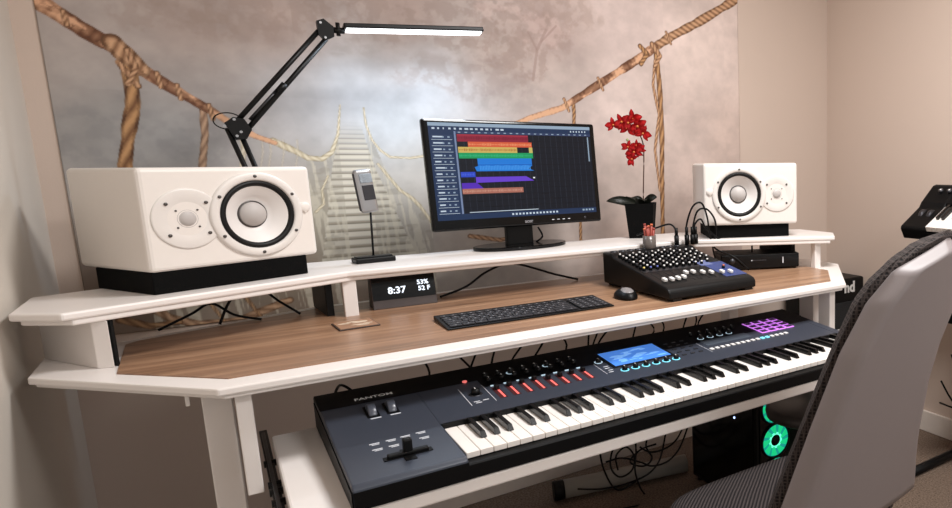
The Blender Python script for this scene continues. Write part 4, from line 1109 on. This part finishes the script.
    for k in range(5):
        a = k*2*PI/5+.3; c, s = math.cos(a), math.sin(a)
        g = G(); g.cyl((25*c, 80+25*s, 110), (300*c, 80+300*s, 72), 24, BLK, 12, 14); l = g.build('star_leg', t)
        g = G(); s0 = s; g.cyl((300*c-22*s, 80+300*s+22*c, 27), (300*c-4*s, 80+300*s+4*c, 27), 27, BLK, 20); g.cyl((300*c+4*s, 80+300*s-4*c, 27), (300*c+22*s, 80+300*s-22*c, 27), 27, BLK, 20); g.cyl((300*c, 80+300*s, 27), (300*c, 80+300*s, 70), 6, BLKM, 8); g.build('caster', l)
chair()

# ================================================================= SECOND KEYBOARD ON A STAND, RIGHT WALL
def side_keys():
    def kb(label, loc, tilt, n_oct, cat='keyboard', grp=None):
        t = thing('stage_keyboard', label, cat, loc, 0, grp)
        # local: left end at y=0 running to -y, depth toward +x, tilted about y
        M = Matrix.Rotation(-tilt, 4, 'Y')
        L = 620; D = 262
        pts = [(0, 0), (0, 44), (8, 52), (130, 56), (150, 66), (D-20, 84), (D, 78), (D, 0)]
        # polygon in (x,z) extruded along -y
        R_ = M @ Matrix(((1, 0, 0, 0), (0, 0, -1, 0), (0, 1, 0, 0), (0, 0, 0, 1)))
        g = G(); g.prism([(x, z) for x, z in pts], 0, 118, SYNB, 4, R_)
        g.prism([(x, z) for x, z in pts], L-20, L, SYNB, 4, R_)
        g.prism([(0, 0), (0, 32), (140, 36), (150, 66), (D-20, 84), (D, 78), (D, 0)], 117, L-19, SYNB, 0, R_); g.build('body', t)
        g = G(); g.box(4, 138, -11, 11, 0, 20, IVORY, 1); 
        proto = g.build('white_key', t); n = 20
        def place(o, x, y, z):
            MM = M @ Matrix.Translation((x, y, z)); MM.translation = MM.translation/1000; o.matrix_local = MM
        place(proto, 0, -130, 38)
        for k in range(1, n):
            c = proto.copy(); COL.objects.link(c); c.parent = t; place(c, 0, -130-k*23.5, 38)
        g = G(); g.box(52, 138, -5.5, 5.5, 0, 12, EBONY, 1); bk = g.build('black_key', t); first = True
        for k in range(n-1):
            if k % 7 in (2, 6): continue
            if first: place(bk, 0, -130-(k+.5)*23.5, 58); first = False
            else: c = bk.copy(); COL.objects.link(c); c.parent = t; place(c, 0, -130-(k+.5)*23.5, 58)
        for y in (-42, -80):
            g = G(); g.lathe([(0, -8), (26, -8), (27, -5), (27, 5), (26, 8), (0, 8)], DSTEEL, M @ Matrix.Translation((96, y, 38)) @ Matrix.Rotation(PI/2, 4, 'X'), 24); g.build('wheel', t)
        for y in (-60, -100, -160):
            g = G(); g.lathe([(0, 0), (11, 0), (10, 12), (0, 12)], DSTEEL, M @ Matrix.Translation((210, y, 76)), 18); g.lathe([(0, 12.2), (4, 12.2)], CAPW, M @ Matrix.Translation((210, y, 76)), 10); g.build('knob', t)
        return t
    kb('black stage keyboard tilted on a stand at the right wall, white keys showing, upper tier', (1700, 437, 216), .52, 2)
    kb('black stage keyboard under the tilted one at the right wall, lower tier', (1640, 330, -60), .08, 2)
    # stand
    t = thing('keyboard_stand', 'black two-tier keyboard stand by the right wall, behind the chair', 'stand', (1820, 140, -700))
    for y in (200, -240):
        g = G()
        g.cyl((150, y, 16), (60, y, 1100), 17, BLKM, 14); g.build('post', t)
        g = G(); g.cyl((-300, y, 18), (225, y, 18), 18, BLKM, 14); g.build('foot', t)
        g = G(); g.cyl((108, y, 622), (-190, y, 618), 13, BLKM, 12); g.build('arm', t)
        g = G(); g.cyl((82, y, 848), (-112, y, 898), 12, BLKM, 12); g.build('arm', t)
    g = G(); g.cyl((120, 200, 380), (120, -240, 380), 15, BLKM, 12); g.build('crossbar', t)
    t = thing('floor_cables', 'black cables drooping by the right wall behind the chair', 'cables', (1900, 240, -700))
    for p in ([(60, 150, 420), (40, 80, 330), (60, 10, 330), (90, -60, 400), (110, -120, 480)], [(50, 190, 300), (40, 140, 250), (60, 100, 190), (60, 60, 170), (110, -20, 175), (120, -120, 200)], [(60, 200, 200), (40, 120, 205), (50, 40, 200), (80, -40, 160)]):
        g = G(); g.tube(p, 4, BLK, 8); g.build('cable', t)
side_keys()
def amp():
    q_ = at(849.5, 287.5, Y=960)
    t = thing('keyboard_amplifier', 'black amplifier cabinet with white letters behind the right end of the desk', 'amplifier', (1745, 960, -700), 0)
    g = G(); g.box(0, 300, 0, 230, 20, 668, BLK, 10)
    for x in (30, 270):
        for y in (30, 200): g.cyl((x, y, 0), (x, y, 21), 14, RUB)
    g.build('cabinet', t)
    g = G(); g.box(14, 286, -8, 0, 40, 560, mat('grille cloth', (24, 24, 25), .9, bump=(800, .6)), 3); g.build('grille', t)
    text_mesh('nd', 70, CAPW, 'lettering', t, frame((q_[0]-1745, -1, q_[2]+700), (1, 0, 0), (0, 0, 1), (0, -1, 0)), 1, 2.2)
    t = thing('storage_box', 'pale grey box on the black amplifier side, below the white letters', 'box', (1742, 830, -700)) 
    g = G(); g.box(0, 190, 0, 100, 0, 428, mat('pale box', (186, 180, 176), .6), 4); g.box(-2, 192, -2, 102, 420, 446, mat('pale box lid', (200, 196, 192), .6), 3); g.build('box_body', t)
amp()

# ================================================================= LIGHT
def ceil_light(x, y, e, w=420, h=420, label=''):
    t = thing('ceiling_light', label, 'lamp', (x, y, ZC), 0, 'flush ceiling lights')
    g = G(); g.box(-w/2-20, w/2+20, -h/2-20, h/2+20, -22, 0, TRIM, 4); g.build('frame', t)
    L = bpy.data.lights.new('panel', 'AREA'); L.shape = 'RECTANGLE'; L.size = w/1000; L.size_y = h/1000; L.energy = e; L.color = (1., .986, .976)
    o = bpy.data.objects.new('light_source', L); COL.objects.link(o); o.parent = t; o.location = (0, 0, -.03)
ceil_light(900, -150, 42, 500, 500, 'flat square ceiling light over the chair')
ceil_light(900, -2000, 38, 600, 600, 'flat square ceiling light behind the camera')
L = bpy.data.lights.new('strip', 'AREA'); L.shape = 'RECTANGLE'; L.size = .34; L.size_y = .03; L.energy = 2.4; L.color = (.72, .86, 1.)
o = bpy.data.objects.new('light_source', L); COL.objects.link(o)
s = at(343, 31, Y=985); e = at(482, 33.5, Y=985); c = (s+e)/2; o.location = W((c[0], c[1], c[2]-14)); o.rotation_euler = (-.1, 0, 0)

w = bpy.data.worlds.new('world'); bpy.context.scene.world = w; w.use_nodes = True
w.node_tree.nodes['Background'].inputs[0].default_value = (1., .99, .985, 1); w.node_tree.nodes['Background'].inputs[1].default_value = .72

# ================================================================= CAMERA
cam = bpy.data.cameras.new('camera'); co = bpy.data.objects.new('camera', cam); COL.objects.link(co)
Mx = Matrix.Identity(4)
for k in range(3):
    Mx[k][0] = CAM_M[0][k]; Mx[k][1] = -CAM_M[1][k]; Mx[k][2] = -CAM_M[2][k]
Mx.translation = W(CAM_C); co.matrix_world = Mx
cam.sensor_fit = 'HORIZONTAL'; cam.sensor_width = 36; cam.lens = CF*36/952
cam.shift_x = (476-CX)/952; cam.shift_y = (CY-254)/952; cam.clip_start = .05
sc = bpy.context.scene; sc.camera = co
sc.view_settings.view_transform = 'Standard'; sc.view_settings.look = 'None'; sc.view_settings.exposure = 0; sc.view_settings.gamma = 1
sc.view_settings.use_curve_mapping = False
